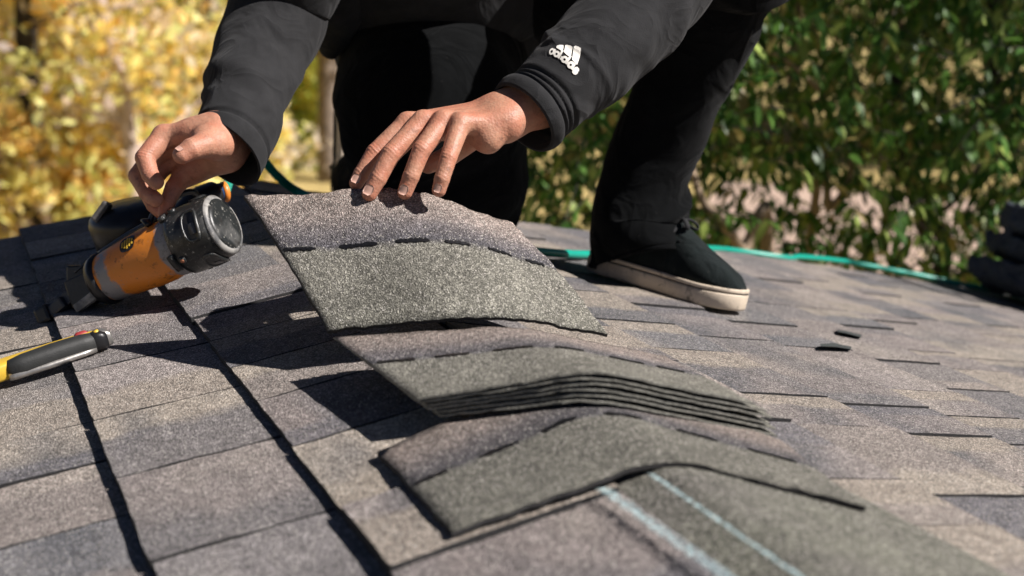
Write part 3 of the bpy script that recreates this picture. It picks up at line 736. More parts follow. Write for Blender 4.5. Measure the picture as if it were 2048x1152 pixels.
pc = lambda x, y: (1040 + x * .1215, 60 + y * .1215)
flat([pc(*p) for p in ((597, 300), (612, 268), (650, 255), (712, 256), (716, 270), (704, 352), (680, 350))])
flat([pc(*p) for p in ((745, 258), (775, 250), (830, 262), (866, 280), (864, 310), (828, 455), (770, 420), (722, 372))])
flat([pc(*p) for p in ((888, 280), (910, 268), (955, 278), (1002, 305), (1004, 340), (985, 440), (935, 578), (905, 555), (852, 490))])
def ringp(cx, cy, ra, rb_, ang, ri):
    ca, sa = math.cos(ang), math.sin(ang); k = 20
    o = [pc(cx + ra * math.cos(t) * ca - rb_ * math.sin(t) * sa, cy + ra * math.cos(t) * sa + rb_ * math.sin(t) * ca) for t in np.linspace(0, 2 * math.pi, k, endpoint=False)]
    h = [pc(cx + ri * ra / rb_ * math.cos(t) * ca - ri * math.sin(t) * sa, cy + ri * ra / rb_ * math.cos(t) * sa + ri * math.sin(t) * ca) for t in np.linspace(0, 2 * math.pi, k, endpoint=False)]
    flat(o, h)
A_ = math.radians(38)
def stem(x, y, l, wd=19):   # stroke leaning up to the right
    ux, uy = .50, -.86; sx, sy = .80, .60
    flat([pc(x - sx * wd, y - sy * wd), pc(x + sx * wd, y + sy * wd), pc(x + sx * wd + ux * l, y + sy * wd + uy * l), pc(x - sx * wd + ux * l, y - sy * wd + uy * l)])
ringp(527, 362, 40, 56, A_ - .2, 24); stem(540, 405, 92, 15)
ringp(606, 402, 50, 56, A_, 20); stem(632, 470, 150, 17)
stem(668, 492, 60, 14)
ringp(734, 490, 56, 58, A_, 20); stem(756, 562, 150, 18)
ringp(834, 578, 58, 62, A_, 19); stem(845, 652, 110, 18)
flat([pc(*p) for p in ((862, 650), (900, 612), (940, 610), (968, 640), (968, 680), (950, 690), (948, 715), (915, 740), (880, 732), (855, 700))])
logo = adopt(LOG.build('sleeve_print', M['white_print'], None), person)
for f in logo.data.polygons: pass
logo['label'] = 'white three-bar logo with the word adidas printed on the sleeve'

# ------------------------------------------------------------------ trousers
tr = MB()
fK = fold_field(31, 26, .009); fS = fold_field(37, 22, .0085)
tr.add(*loft([pel + np.array((-.06, 0, .04)), P(885, 40, 1.99), P(866, 150, 1.90), P(866, 230, 1.855), P(876, 320, 1.87), P(886, 410, 1.90), P(890, 475, 1.95)], [(.14, .13), (.145, .12), (.140, .115), (.138, .118), (.134, .105), (.130, .095), (.10, .07)], 44, 70, fK, up=(0, 1, 0)))
tr.add(*loft([kneeR + np.array((.0, .0, .03)), kneeR + np.array((.02, .2, .03)), ankR + np.array((0, 0, .03))], [(.10, .085), (.10, .08), (.07, .06)], 32, 30, fK))
tr.add(*loft([pel + np.array((.04, 0, .02)), (hipL * .5 + kneeL * .5), kneeL + np.array((.0, -.01, .0))], [(.15, .14), (.125, .12), (.11, .11)], 36, 30, fK))
fhem = lambda v, th, p: fS(v, th, p) + groove(v, .045, .006, .003) + .005 * math.sin(3 * th + 12 * v) * max(0, 1 - v * 3)
shin = [P(1284, 522, 1.855), P(1280, 495, 1.858), P(1278, 445, 1.865), P(1290, 350, 1.855), P(1325, 260, 1.83), P(1365, 170, 1.80), P(1410, 60, 1.76), P(1455, -60, 1.71), P(1495, -155, 1.67)]
tr.add(*loft(shin, [(.072, .062), (.076, .068), (.076, .072), (.061, .064), (.059, .063), (.060, .064), (.066, .070), (.078, .08), (.085, .085)], 52, 120, fhem, up=RIGHT, caps=(False, True), lip=.003, tilt0=UP * .004))
trousers = adopt(tr.build('trousers', M['trouser'], None, True), person)
# side seam on the shin, zip at the ankle
seam = []
bv2 = BVHTree.FromPolygons([Vector(v) for v in tr.V], [tuple(f) for f in tr.F])
def on_tr(px, py, off=.002):
    d = Vector(norm(FWD + (px - 1024) / FPX * RIGHT - (py - 576) / FPX * UP)); h = bv2.ray_cast(Vector(CAM), d)
    return np.array(h[0] - d * off) if h[0] else None
for pl, r in (([(1372, 400), (1380, 430), (1384, 470), (1382, 510), (1376, 538)], .0016), ([(1505, 60), (1485, 110), (1462, 175), (1440, 220)], .0014), ([(1300, 520), (1330, 527), (1372, 524)], .0011)):
    pts = [p for p in (on_tr(*c) for c in pl) if p is not None]
    if len(pts) > 2: adopt(mesh('seam', *tube(pts, r, 6, 24), M['lace'], None, True), trousers)
# ------------------------------------------------------------------ shoes
def shoe(toe, heel, nrm, name='shoe', label=None):
    root = empty(name, tuple(heel)); adopt(root, person)
    ax = norm(toe - heel); Ln = np.linalg.norm(toe - heel); nz = norm(nrm - ax * (nrm @ ax)); sd = np.cross(nz, ax)
    def wdt(t):   # half width along the foot and centre-line bend
        return np.interp(t, [0, .04, .12, .3, .5, .68, .82, .92, .975, 1], [.012, .026, .034, .034, .037, .048, .049, .041, .027, .012]) * Ln / .29
    def out(k, h, grow, zc=0):
        r = []
        ts = .5 - .5 * np.cos(np.linspace(0, math.pi, k)); 
        for t in ts: r.append(heel + ax * t * Ln + sd * (wdt(t) + grow) + nz * (h + zc * max(0, t - .8) * 5))
        for t in ts[::-1]: r.append(heel + ax * t * Ln - sd * (wdt(t) + grow) + nz * (h + zc * max(0, t - .8) * 5))
        return r
    def ringloft(rings):
        V = [p for r in rings for p in r]; n = len(rings[0]); F = [(i * n + j, i * n + (j + 1) % n, (i + 1) * n + (j + 1) % n, (i + 1) * n + j) for i in range(len(rings) - 1) for j in range(n)]
        F.append(tuple(range(n - 1, -1, -1))); F.append(tuple((len(rings) - 1) * n + j for j in range(n))); return V, F
    k = 26
    so = adopt(mesh('sole', *ringloft([out(k, .001, -.003, .004), out(k, .004, .001, .004), out(k, .021, .0015, .004), out(k, .023, .0005, .004)]), M['rubber_white'], None, True), root)
    so2 = adopt(mesh('foxing_stripe', *ringloft([out(k, .0226, -.0012, .004), out(k, .0252, -.0012, .004)]), M['lace'], None), so)
    so3 = adopt(mesh('foxing_tape', *ringloft([out(k, .0250, .0002, .004), out(k, .026, .0008, .004), out(k, .0295, .0008, .004), out(k, .0305, -.0004, .004)]), M['rubber_white'], None, True), so)
    # upper: cross sections along the foot
    V = []; F = []; nu = 22; ts = np.linspace(.012, .985, 30)
    for t in ts:
        hh = np.interp(t, [0, .06, .25, .42, .55, .7, .82, .92, 1], [.060, .088, .095, .100, .088, .066, .052, .040, .018]); ww = wdt(t) - .003
        for j in range(nu):
            a = math.pi * j / (nu - 1); cx = math.cos(a); sx = math.sin(a) ** .72
            V.append(heel + ax * t * Ln + sd * ww * (abs(cx) ** .8) * (1 if cx > 0 else -1) * (1 - .25 * sx * (t < .5)) + nz * (.030 + (hh - .030 + .012) * sx))
    for i in range(len(ts) - 1): F += [(i * nu + j, i * nu + j + 1, (i + 1) * nu + j + 1, (i + 1) * nu + j) for j in range(nu - 1)]
    F.append(tuple(range(nu))); F.append(tuple((len(ts) - 1) * nu + j for j in range(nu - 1, -1, -1)))
    F += [(i * nu, (i + 1) * nu, (i + 2) * nu - 1, (i + 1) * nu - 1) for i in range(len(ts) - 1)]
    adopt(mesh('upper', V, F, M['suede'], None, True), root)
    for t, h in ((.52, .099), (.575, .089), (.63, .079)):
        c = heel + ax * t * Ln + nz * h; pp = [c + sd * x * .026 - nz * abs(x) ** 2 * .012 + ax * .004 * (1 - abs(x)) for x in np.linspace(-1, 1, 7)]
        adopt(mesh('lace', *loft(pp, [(.0038, .0016)] * 7, 8, 18, up=nz), M['lace'], None, True), root)
    c = heel + ax * .50 * Ln + nz * .104
    for s in (-1, 1):
        lp = [c, c + sd * s * .010 + ax * .012 + nz * .004, c + sd * s * .018 + ax * .022 - nz * .002, c + sd * s * .016 + ax * .022 - nz * .008, c + sd * s * .006 + ax * .012 - nz * .004]
        adopt(mesh('lace', *loft(lp, [(.0036, .0018)] * 5, 8, 26), M['lace'], None, True), root)
    return root
rnR = np.array((SN, 0, CS))
shoe(hit(1482, 629, 'R', .001), hit(1178, 540, 'R', .001), rnR)
shoe(ankR + np.array((.0, .05, -.06)), ankR + np.array((.02, .13, .18)), np.array((0, .9, .35)))

# ================================================================== NAILER
nl = empty('roofing_nailer', tuple(hit(280, 610, 'L')))
tag(nl, 'scuffed orange and black coil roofing nailer lying on its side on the shingles', 'nail gun')
def part(name, VF, mat, smooth=True, parent=None):
    return adopt(mesh(name, VF[0], VF[1], M[mat], None, smooth), parent or nl)
A0, A1 = P(212, 557, 1.515), P(450, 447, 1.462)          # axis, nose end to cap end
ax = norm(A1 - A0); LN = np.linalg.norm(A1 - A0)
n_up = norm(UP - ax * (UP @ ax)); n_fr = np.cross(ax, n_up); n_fr = n_fr if n_fr @ FWD < 0 else -n_fr
R0, R1 = .0300, .0368
HV, HFc = lathe(A0, ax, [(0, R0 * .86), (.004, R0 * .97), (.012, R0 * 1.0), (.02, R0 * 1.03), (.032, R0 * 1.06), (.05, R0 * 1.12), (.068, R0 * 1.17), (LN * .50, R1 * .96), (LN * .56, R1 * .93), (LN * .62, R1 * .95), (LN * .70, R1 * .97), (LN * .71, R1 * .9)], 48)
tt = (np.array(HV) - A0) @ ax / LN; fr_ = (np.array(HV) - A0 - np.outer(tt * LN, ax)) @ n_up / R1
wear = np.clip(np.exp(-((tt - .10) / .07) ** 2) * (.75 - .35 * fr_) + .95 * np.exp(-((tt - .64) / .07) ** 2), 0, 1)
ho = adopt(mesh('housing', HV, HFc, M['orange'], None, True, col=np.stack([wear] * 3, 1)), nl)
part('rear_collar', lathe(A0 - ax * .010, ax, [(0, R0 * .7), (.002, R0 * .98), (.009, R0 * 1.06), (.013, R0 * 1.06), (.016, R0 * .95)], 36), 'black_plastic')
c0 = LN * .66
capo = part('cylinder_cap', lathe(A0, ax, [(c0, R1 * .92), (c0 + .002, R1 * 1.04), (c0 + .008, R1 * 1.06), (LN * .86, R1 * 1.04), (LN * .95, R1 * 1.00), (LN * .985, R1 * .95), (LN, R1 * .86), (LN + .0005, R1 * .80), (LN - .001, R1 * .76), (LN + .0005, R1 * .2)], 44), 'black_worn')
part('worn_rim', lathe(A0, ax, [(LN * .975, R1 * .965), (LN * .985, R1 * .975), (LN * .998, R1 * .905), (LN * 1.004, R1 * .85), (LN * 1.0, R1 * .82)], 44), 'scuff_rim', parent=capo)
part('end_disc', lathe(A0, ax, [(LN * .99, R1 * .80), (LN * 1.004, R1 * .79), (LN * 1.008, R1 * .6), (LN * 1.008, R1 * .1)], 36), 'black_worn', parent=capo)
# raised cage with the two openings
def on_cyl(t, ang, r): return A0 + ax * t + (n_up * math.sin(ang) + n_fr * math.cos(ang)) * r
def band(t0, t1, a0, a1, r, th, n=10):
    V = []; F = []
    for i in range(n + 1):
        a = a0 + (a1 - a0) * i / n
        for (t, rr) in ((t0, r - th), (t0, r), (t1, r), (t1, r - th)): V.append(on_cyl(t, a, rr))
    for i in range(n):
        for k in range(4): F.append((i * 4 + k, i * 4 + (k + 1) % 4, i * 4 + 4 + (k + 1) % 4, i * 4 + 4 + k))
    F += [(3, 2, 1, 0), (n * 4, n * 4 + 1, n * 4 + 2, n * 4 + 3)]; return V, F
def slot(tc_, ac, ht, ha, r, k=20):
    """oval on the cap's curved skin (for the openings)"""
    V = [on_cyl(tc_, ac, r)]
    for i in range(k):
        a = 2 * math.pi * i / k; c, s = math.cos(a), math.sin(a); V.append(on_cyl(tc_ + ht * abs(c) ** .6 * (1 if c > 0 else -1), ac + ha * abs(s) ** .75 * (1 if s > 0 else -1), r))
    return V, [(0, 1 + i, 1 + (i + 1) % k) for i in range(k)]
for tc_, ac, ht, ha in ((LN * .875, .12, .0085, .42), (LN * .875, 1.75, .0085, .42), (LN * .875, -1.4, .0085, .40)):
    V, F = slot(tc_, ac, ht, ha, R1 * 1.065); part('opening', (V, F), 'black_plastic', False, capo)
    Vf = []; k = 28; 
    for i in range(k):
        a = 2 * math.pi * i / k; c, s = math.cos(a), math.sin(a)
        for f, rr in ((1.0, 1.05), (1.02, 1.10), (1.22, 1.105), (1.3, 1.04)):
            Vf.append(on_cyl(tc_ + f * ht * abs(c) ** .6 * (1 if c > 0 else -1), ac + f * ha * abs(s) ** .75 * (1 if s > 0 else -1), R1 * rr))
    Ff = [(i * 4 + j, ((i + 1) % k) * 4 + j, ((i + 1) % k) * 4 + j + 1, i * 4 + j + 1) for i in range(k) for j in range(3)]
    part('opening_frame', (Vf, Ff), 'black_worn', True, capo)
    part('inner_tube', band(tc_ - .002, tc_ + .006, ac - ha * .7, ac + ha * .1, R1 * 1.072, .002), 'dark_metal', True, capo)
for a in (1.05, -.72, 2.5, -2.2):
    part('screw_boss', rod(on_cyl(c0 + .010, a, R1 * .98), on_cyl(c0 + .010, a, R1 * 1.13), .0052, .0046, 14), 'black_worn', True, capo)
    part('screw', rod(on_cyl(c0 + .010, a, R1 * 1.12), on_cyl(c0 + .010, a, R1 * 1.155), .0026, .0023, 12), 'copper', True, capo)
part('cap_flange', band(c0 - .005, c0 + .003, .75, 1.35, R1 * 1.12, .006, 8), 'black_worn', True, capo)
part('cap_flange', band(c0 - .005, c0 + .003, -1.0, -.45, R1 * 1.12, .006, 8), 'black_worn', True, capo)
# badge
V, F = slot(LN * .36, .55, .0105, .30, R0 * 1.195); bd = part('badge', (V, F), 'black_plastic', False)
for i in range(5):
    part('badge_line', band(LN * .36 - .0075 + i * .0034, LN * .36 - .0058 + i * .0034, .55 - .21 + .05 * abs(i - 2), .55 + .21 - .05 * abs(i - 2), R0 * 1.215, .0006, 5), 'yellow', False, bd)
# wear scar and dirt by the trigger bracket
part('bracket', tube([on_cyl(LN * .50, 1.25, R1 * .98), on_cyl(LN * .55, 1.35, R1 * 1.22), on_cyl(LN * .64, 1.3, R1 * 1.22), on_cyl(LN * .69, 1.15, R1 * 1.08)], .0032, 10, 24), 'dark_metal')
part('trigger', loft([on_cyl(LN * .53, .95, R0 * 1.22), on_cyl(LN * .50, 1.15, R0 * 1.36), on_cyl(LN * .45, 1.35, R0 * 1.42)], [(.005, .003), (.0055, .003), (.003, .002)], 10, 12), 'black_plastic')
# rail along the back of the body
part('rail', loft([on_cyl(.0, 1.7, R0 * 1.05), on_cyl(LN * .3, 1.7, R0 * 1.25), on_cyl(LN * .55, 1.65, R1 * 1.08)], [(.006, .004), (.007, .005), (.005, .004)], 10, 20), 'dark_metal')
# handle running back behind the body, with the air fitting
H0, H1 = on_cyl(LN * .42, 2.3, R0 * .6), P(428, 388, 1.585)
hd = part('handle', loft([H0, H0 * .6 + H1 * .4 + UP * .006, H0 * .3 + H1 * .7 + UP * .008, H1], [(.022, .020), (.018, .017), (.018, .017), (.016, .016)], 20, 24), 'black_plastic')
hax = norm(RIGHT * .86 + UP * .22 + FWD * .45)
part('fitting', rod(H1 - hax * .02, H1 + hax * .010, .0135, .0120, 20), 'blue', True, hd)
part('fitting_ring', lathe(H1 + hax * .010, hax, [(0, .0115), (.001, .0130), (.006, .0130), (.008, .0095)], 20), 'orange_ring', True, hd)
# coil magazine behind
MC = P(276, 440, 1.61)
mg = part('magazine', lathe(MC - (UP * .045 - FWD * .01), norm(UP - FWD * .35 - RIGHT * .15), [(0, .034), (.003, .048), (.05, .052), (.058, .049), (.068, .038), (.070, .01)], 32), 'black_plastic')
bx_latch = part('magazine_latch', boxv(P(204, 424, 1.575), (norm(RIGHT * .55 + UP * .8), norm(RIGHT * .8 - UP * .55), FWD), (.014, .005, .009), .003), 'scuffed_grey', False, mg)
part('magazine_strap', tube([P(330, 412, 1.50), P(352, 392, 1.50), P(385, 384, 1.52), P(400, 400, 1.54)], .004, 8, 20), 'black_plastic', True, mg)
# nose, contact arm and tip
def bx(name, px, py, z, half, mat, rot=0, bev=.002, par=None):
    a = norm(ax * math.cos(rot) + n_up * math.sin(rot)); b = norm(np.cross(n_fr, a)); return part(name, boxv(P(px, py, z), (a, b, n_fr), half, bev), mat, False, par)
ns = bx('nose', 178, 578, 1.525, (.020, .017, .015), 'black_plastic')
bx('nose_plate', 150, 592, 1.528, (.022, .008, .011), 'dark_metal', .15, .002, ns)
bx('contact_tip', 112, 622, 1.528, (.020, .0075, .010), 'dark_metal', .28, .003, ns)
bx('contact_tip', 96, 630, 1.53, (.010, .011, .012), 'black_plastic', .1, .004, ns)
bx('feed_door', 165, 548, 1.548, (.018, .011, .008), 'black_plastic', -.35, .003, ns)
bx('feed_pawl', 188, 528, 1.542, (.010, .006, .006), 'dark_metal', .4, .0015, ns)
bx('contact_arm', 172, 604, 1.508, (.016, .0055, .004), 'scuff_rim', .2, .002, ns)
for (a, b) in (((160, 535), (190, 512)), ((172, 520), (182, 540)), ((150, 545), (176, 528))): part('spring', tube([P(*a, 1.535), P((a[0] + b[0]) / 2, (a[1] + b[1]) / 2 - 3, 1.532), P(*b, 1.535)], .0016, 6, 10), 'dark_metal', True, ns)

# ================================================================== KNIFE
kn = empty('utility_knife', tuple(hit(100, 720, 'L')))
tag(kn, 'yellow utility knife with dark rubber grip lying on the shingles', 'knife')
lup = np.array((-SN, 0, CS)); K0, K1 = hit(-120, 783, 'L', .013), hit(222, 671, 'L', .013)
kx = norm(K1 - K0); ky = norm(np.cross(lup, kx)); KL = np.linalg.norm(K1 - K0)
def kp(t, y, h): return K0 + kx * t * KL + ky * y + lup * h
def kloft(prof, name, mat, hz_=.5, n=20, par=None):
    """prof: (t, y centre, half width, h centre, half height)"""
    V = []; F = []; 
    for (t, yc, hw, hc, hh) in prof:
        for j in range(n):
            a = 2 * math.pi * j / n; c, s = math.cos(a), math.sin(a)
            V.append(kp(t, yc + hw * abs(c) ** hz_ * (1 if c > 0 else -1), hc + hh * abs(s) ** hz_ * (1 if s > 0 else -1)))
    m_ = len(prof)
    for i in range(m_ - 1): F += [(i * n + j, i * n + (j + 1) % n, (i + 1) * n + (j + 1) % n, (i + 1) * n + j) for j in range(n)]
    F.append(tuple(range(n - 1, -1, -1))); F.append(tuple((m_ - 1) * n + j for j in range(n)))
    return adopt(mesh(name, V, F, M[mat], None, True), par or kn)
kloft([(0, .002, .008, 0, .007), (.04, .003, .012, 0, .0095), (.3, .004, .0135, 0, .010), (.45, .006, .0125, 0, .0095), (.65, .0085, .0110, 0, .0092), (.85, .006, .0105, 0, .0092), (.93, .002, .0105, 0, .009), (.955, -.001, .010, 0, .008)], 'body', 'yellow')
kloft([(.365, -.004, .003, -.001, .004), (.39, -.0045, .0085, .000, .0098), (.47, -.0042, .0112, .0005, .0112), (.65, -.0020, .0122, .0005, .0115), (.82, -.0028, .0112, .0005, .0112), (.885, -.0032, .0098, .000, .0102), (.90, -.003, .007, .000, .008)], 'grip', 'grip', .8)
kloft([(.37, -.0045, .0085, -.006, .0045), (.40, -.0055, .0098, -.006, .0045), (.6, -.0040, .0128, -.006, .0045), (.8, -.0042, .0116, -.006, .0045), (.885, -.0042, .0090, -.006, .0042)], 'grip_frame', 'steel', .8)
kloft([(.87, -.004, .006, .001, .0085), (.89, -.004, .0085, .001, .0100), (.93, -.005, .0080, .001, .0098), (.965, -.006, .006, .000, .008)], 'nose_cover', 'black_plastic', .7)
kloft([(.915, .002, .0075, .001, .0098), (.95, .001, .0098, .001, .0098), (.985, -.001, .0085, 0, .0085), (1.0, -.002, .0055, -.001, .0060)], 'nose_metal', 'steel', .6)
kloft([(.80, .0105, .0022, .0065, .0024), (.82, .0115, .0038, .0072, .0040), (.87, .0108, .0038, .0072, .0040), (.89, .0095, .0022, .006, .0024)], 'release_button', 'red', .8)
part_r = adopt(mesh('rivet', *rod(kp(.915, -.005, .008), kp(.915, -.005, .0122), .0032, .0026, 12), M['yellow'], None, True), kn)

# ================================================================== HOSE, BUNDLE, SCRAPS
hp = [H1 + hax * .014, P(462, 352, 1.70), P(490, 300, 1.80), P(520, 312, 1.86), P(553, 350, 1.92), P(598, 384, 1.97)]
hp += [hit(690, 420, 'R', .008), hit(850, 462, 'R', .008), hit(980, 492, 'R', .008), hit(1075, 503, 'R', .008), hit(1165, 509, 'R', .008)]
hp += [hit(1260, 505, 'R', .008), hit(1370, 505, 'R', .006) + np.array((0, .03, 0)), roof('R', 1.10, yedge('R', 1.1) + .02, .000), roof('R', 1.28, yedge('R', 1.28) + .004, .004), hit(1600, 514, 'R', .008), hit(1680, 522, 'R', .008), hit(1760, 536, 'R', .008), hit(1850, 553, 'R', .008), hit(1960, 575, 'R', .008), hit(2080, 596, 'R', .008), hit(2250, 640, 'R', .008)]
hb = np.array(hp[9])
hose = mesh('air_hose', *[(np.array(v) - hb if i == 0 else v) for i, v in enumerate((np.array(tube(hp, .0066, 14, 260)[0]), tube(hp, .0066, 14, 260)[1]))], M['hose'], None, True); hose.location = hb
tag(hose, 'teal air hose running along the far roof edge behind the person', 'hose')

bc = hit(2075, 618, 'R'); bcx, bcy, bcz = RIGHT, norm(np.array((RIGHT[1] * -1, RIGHT[0], 0))), rnR
def bund(X):
    q_ = (X - bc); u = q_ @ np.array((1., 0, -.2)); v = q_ @ np.array((0, 1., 0)); z = q_ @ rnR
    Y = np.stack([u, v, z], 1)
    def rbx(c, h, r, rot, tilt):
        W_ = Y - np.array(c); ca, sa = math.cos(rot), math.sin(rot); W_ = np.stack([W_[:, 0] * ca + W_[:, 1] * sa, -W_[:, 0] * sa + W_[:, 1] * ca, W_[:, 2]], 1)
        W_[:, 2] += W_[:, 0] * tilt - .9 * W_[:, 0] ** 2 * (abs(tilt) > 0)
        k = np.abs(W_) - np.array(h); return np.linalg.norm(np.maximum(k, 0), axis=1) + np.minimum(k.max(1), 0) - r * .5
    d = smin(rbx((.06, 0, .035), (.16, .14, .016), .018, .15, .05), rbx((.05, .0, .095), (.13, .12, .012), .02, -.1, .18), .01)
    d = smin(d, rbx((.05, .02, .15), (.11, .10, .020), .022, .2, .30), .012)
    n1 = np.sin(X[:, 0] * 41 + 3 * np.sin(X[:, 1] * 23)) * np.sin(X[:, 1] * 37 + 2 * np.sin(X[:, 2] * 31)) * np.sin(X[:, 2] * 45 + X[:, 0] * 20)
    n2 = np.sin(X[:, 0] * 130 + 5 * np.sin(X[:, 2] * 60)) * np.sin(X[:, 1] * 120 + 4 * np.sin(X[:, 0] * 70))
    return d + .008 * n1 + .0035 * n2
V, F = nets(bund, bc - np.array((.25, .26, .10)), bc + np.array((.36, .26, .26)), .0065)
bo = mesh('tool_bundle', V - bc, F, M['pouch'], None, True); bo.location = bc
tag(bo, 'dark grey crumpled bundle lying at the right end of the roof over the hose', 'bundle')
for (pts, lab) in ((((1640, 688), (1668, 687), (1703, 693), (1702, 698), (1672, 695), (1642, 692)), 'dark sliver of shingle lying on the right slope, the nearer of two'),
                   (((1674, 659), (1698, 664), (1724, 670), (1722, 674), (1694, 668), (1676, 663)), 'dark sliver of shingle lying on the right slope, the farther of two')):
    V = [hit(x, y, 'R', .0045) for x, y in pts] + [hit(x, y, 'R', .002) for x, y in pts]; c = np.mean(V, axis=0)
    V = [v - c + np.array((0, 0, .0008 * math.sin(i * 2))) for i, v in enumerate(V)]; n = len(pts)
    o = mesh('shingle_scrap', V, [tuple(range(n - 1, -1, -1)), tuple(range(n, 2 * n))] + [(i, (i + 1) % n, n + (i + 1) % n, n + i) for i in range(n)], M['scrap']); o.location = c
    tag(o, lab, 'scrap', 'shingle slivers on the right slope')

# ================================================================== SHRUB BEHIND THE ROOF
def leaf_shape(k):
    r = random.Random(k); ln, wd = 1.0, r.uniform(.30, .40); V = []; F = []; n = 6
    for i in range(n + 1):
        t = i / n; hw = wd * .5 * (math.sin(math.pi * t ** .8) ** .85 if 0 < t < 1 else 0.02); droop = -.22 * t * t
        V += [(t * ln, -hw, droop + .10 * hw), (t * ln, 0, droop), (t * ln, hw, droop + .10 * hw)]
    for i in range(n): F += [(3 * i, 3 * i + 1, 3 * i + 4, 3 * i + 3), (3 * i + 1, 3 * i + 2, 3 * i + 5, 3 * i + 4)]
    return np.array(V), F
LS = [leaf_shape(k) for k in range(4)]
LM = []
for V, F in LS:
    me = bpy.data.meshes.new('leaf'); me.from_pydata([tuple(v) for v in V], [], F); me.materials.append(M['shrub_leaf']); me.polygons.foreach_set('use_smooth', [True] * len(F)); LM.append(me)
def dens(px, py):
    """how thickly the twigs are clothed (the shrub is open in its lower middle)"""
    d = 1.0
    if 1560 < px < 1960 and 270 < py < 500: d = .62
    elif 1400 < px < 1960 and 240 < py < 520: d = .8
    elif px < 1560 and py > 160: d = .95
    if px > 1960: d = 1.1
    return d
shrub = empty('leafy_shrub', tuple(gpoint(1650, 4.3)))
tag(shrub, 'dark green leafy shrub rising behind the right roof edge, dry ground showing through', 'shrub')
leaves = []
twigs = []
SHADE_CLUMP = P(1930, 70, 3.95) + np.array(sun_dir) * 1.9  # leaf clump added out of view towards the sun, shading the shrub's right
while len(leaves) < 26500:
    if len(leaves) < 17500: px, py = random.uniform(1020, 2140), random.uniform(-230, 620); z = random.uniform(3.35, 4.9)
    else: px, py = random.uniform(2040, 2900), random.uniform(-1900, 620); z = random.uniform(3.3, 4.8)
    if px < 1120 and z < 3.6: continue
    if random.random() > dens(px, py): continue
    c = P(px, py, z)
    if len(leaves) > 20500:
        c = SHADE_CLUMP + rng.normal(0, 1, 3) * np.array((.46, .46, .40)); px, py, z = 3000, 0, 9.
    dr = norm(np.array((random.gauss(0, 1), random.gauss(0, 1), random.gauss(.1, .6)))); ln = random.uniform(.12, .28); k = random.randint(8, 14)
    twigs.append((c, c + dr * ln))
    for i in range(k):
        b = c + dr * ln * (i + .5) / k; sdv = norm(np.cross(dr, (0, 0, 1)) * (1 if i % 2 else -1) + dr * .6 + np.array((0, 0, -.9)) + rng.normal(0, .35, 3))
        sz = random.uniform(.035, .062) * random.choice((.8, 1, 1.15, 1.5)); r_ = random.random()
        colr = (.050, .125, .022) if r_ < .42 else (.11, .23, .040) if r_ < .72 else (.28, .36, .085) if r_ < .93 else (.38, .31, .11)
        f = random.uniform(.75, 1.25); leaves.append((b, sdv, sz, tuple(x * f for x in colr), z, px, py))
def leaf_mat(b, d, sz):
    x, y, zz = None, None, None
    d = norm(d); s = norm(np.cross((0, 0, 1), d) + rng.normal(0, .25, 3)); s = norm(s - d * (s @ d)); u = np.cross(d, s); return np.array([d, s, u]) * sz
inv = [i for i, l in enumerate(leaves) if 1060 < l[5] < 2060 and -10 < l[6] < 560]
inv.sort(key=lambda i: leaves[i][4] / leaves[i][2]); near = set(inv[:290])
FV = []; FF = []; FC = []; BK = [[], [], [], []]
so_ = np.array(shrub.location)
for i, (b, d, sz, colr, z, px, py) in enumerate(leaves):
    A = leaf_mat(b, d, sz); k = i % 4
    if i in near:
        o = bpy.data.objects.new('leaf', LM[k]); COL.objects.link(o); o.parent = shrub; mt = Matrix.Identity(4)
        for a in range(3): mt[a][0], mt[a][1], mt[a][2], mt[a][3] = A[0][a], A[1][a], A[2][a], b[a] - so_[a]
        o.matrix_basis = mt; o.color = (*colr, 1)
    else:
        BK[k].append((A, b - so_, colr))
nF = 0
for k in range(4):
    A = np.array([x[0] for x in BK[k]]); B_ = np.array([x[1] for x in BK[k]]); C_ = np.array([x[2] for x in BK[k]]); v0 = LS[k][0]; m_ = len(v0)
    FV.append((np.einsum('vi,nij->nvj', v0, A) + B_[:, None, :]).reshape(-1, 3)); FC.append(np.repeat(C_, m_, axis=0))
    FF.append((np.array(LS[k][1])[None] + (np.arange(len(A)) * m_)[:, None, None] + nF).reshape(-1, 4)); nF += len(A) * m_
FV = np.vstack(FV); FF = np.vstack(FF); FC = np.vstack(FC)
fo = mesh('foliage', FV, FF, M['shrub_mass'], shrub, True, col=FC); fo['kind'] = 'stuff'
tw = MB()
for a, b in twigs: tw.add(*loft([a - so_, (a + b) / 2 - so_ + np.array((0, 0, .004)), b - so_], [.0022, .0018, .001], 3, 3))
two = tw.build('twigs', M['bark_dark'], shrub, True); two['kind'] = 'stuff'
def branch(pts, r0, r1, mat): adopt(mesh('branch', *loft(pts, list(np.linspace(r0, r1, len(pts))), 10, 30), M[mat], None, True), shrub)
g = gpoint(1690, 4.2)
branch([g, g * .5 + P(1900, 620, 4.1) * .5, P(1880, 560, 4.1), P(1848, 460, 4.08), P(1822, 370, 4.05), P(1810, 290, 4.0), P(1790, 150, 4.0)], .035, .016, 'bark_dark')
branch([P(1845, 470, 4.08), P(1875, 430, 4.05), P(1915, 395, 4.0), P(1960, 330, 4.0)], .011, .005, 'bark_dark')
branch([gpoint(1560, 4.0), P(1530, 600, 3.7), P(1485, 505, 3.55), P(1440, 440, 3.5), P(1405, 400, 3.5), P(1380, 330, 3.5)], .022, .009, 'bark_tan')
branch([gpoint(1600, 4.4), P(1620, 480, 4.2), P(1660, 420, 4.1), P(1700, 350, 4.1), P(1700, 200, 4.1)], .018, .007, 'bark_tan')
branch([P(1640, 180, 3.8), P(1570, 120, 3.6), P(1520, 95, 3.5), P(1490, 60, 3.45)], .008, .004, 'bark_tan')
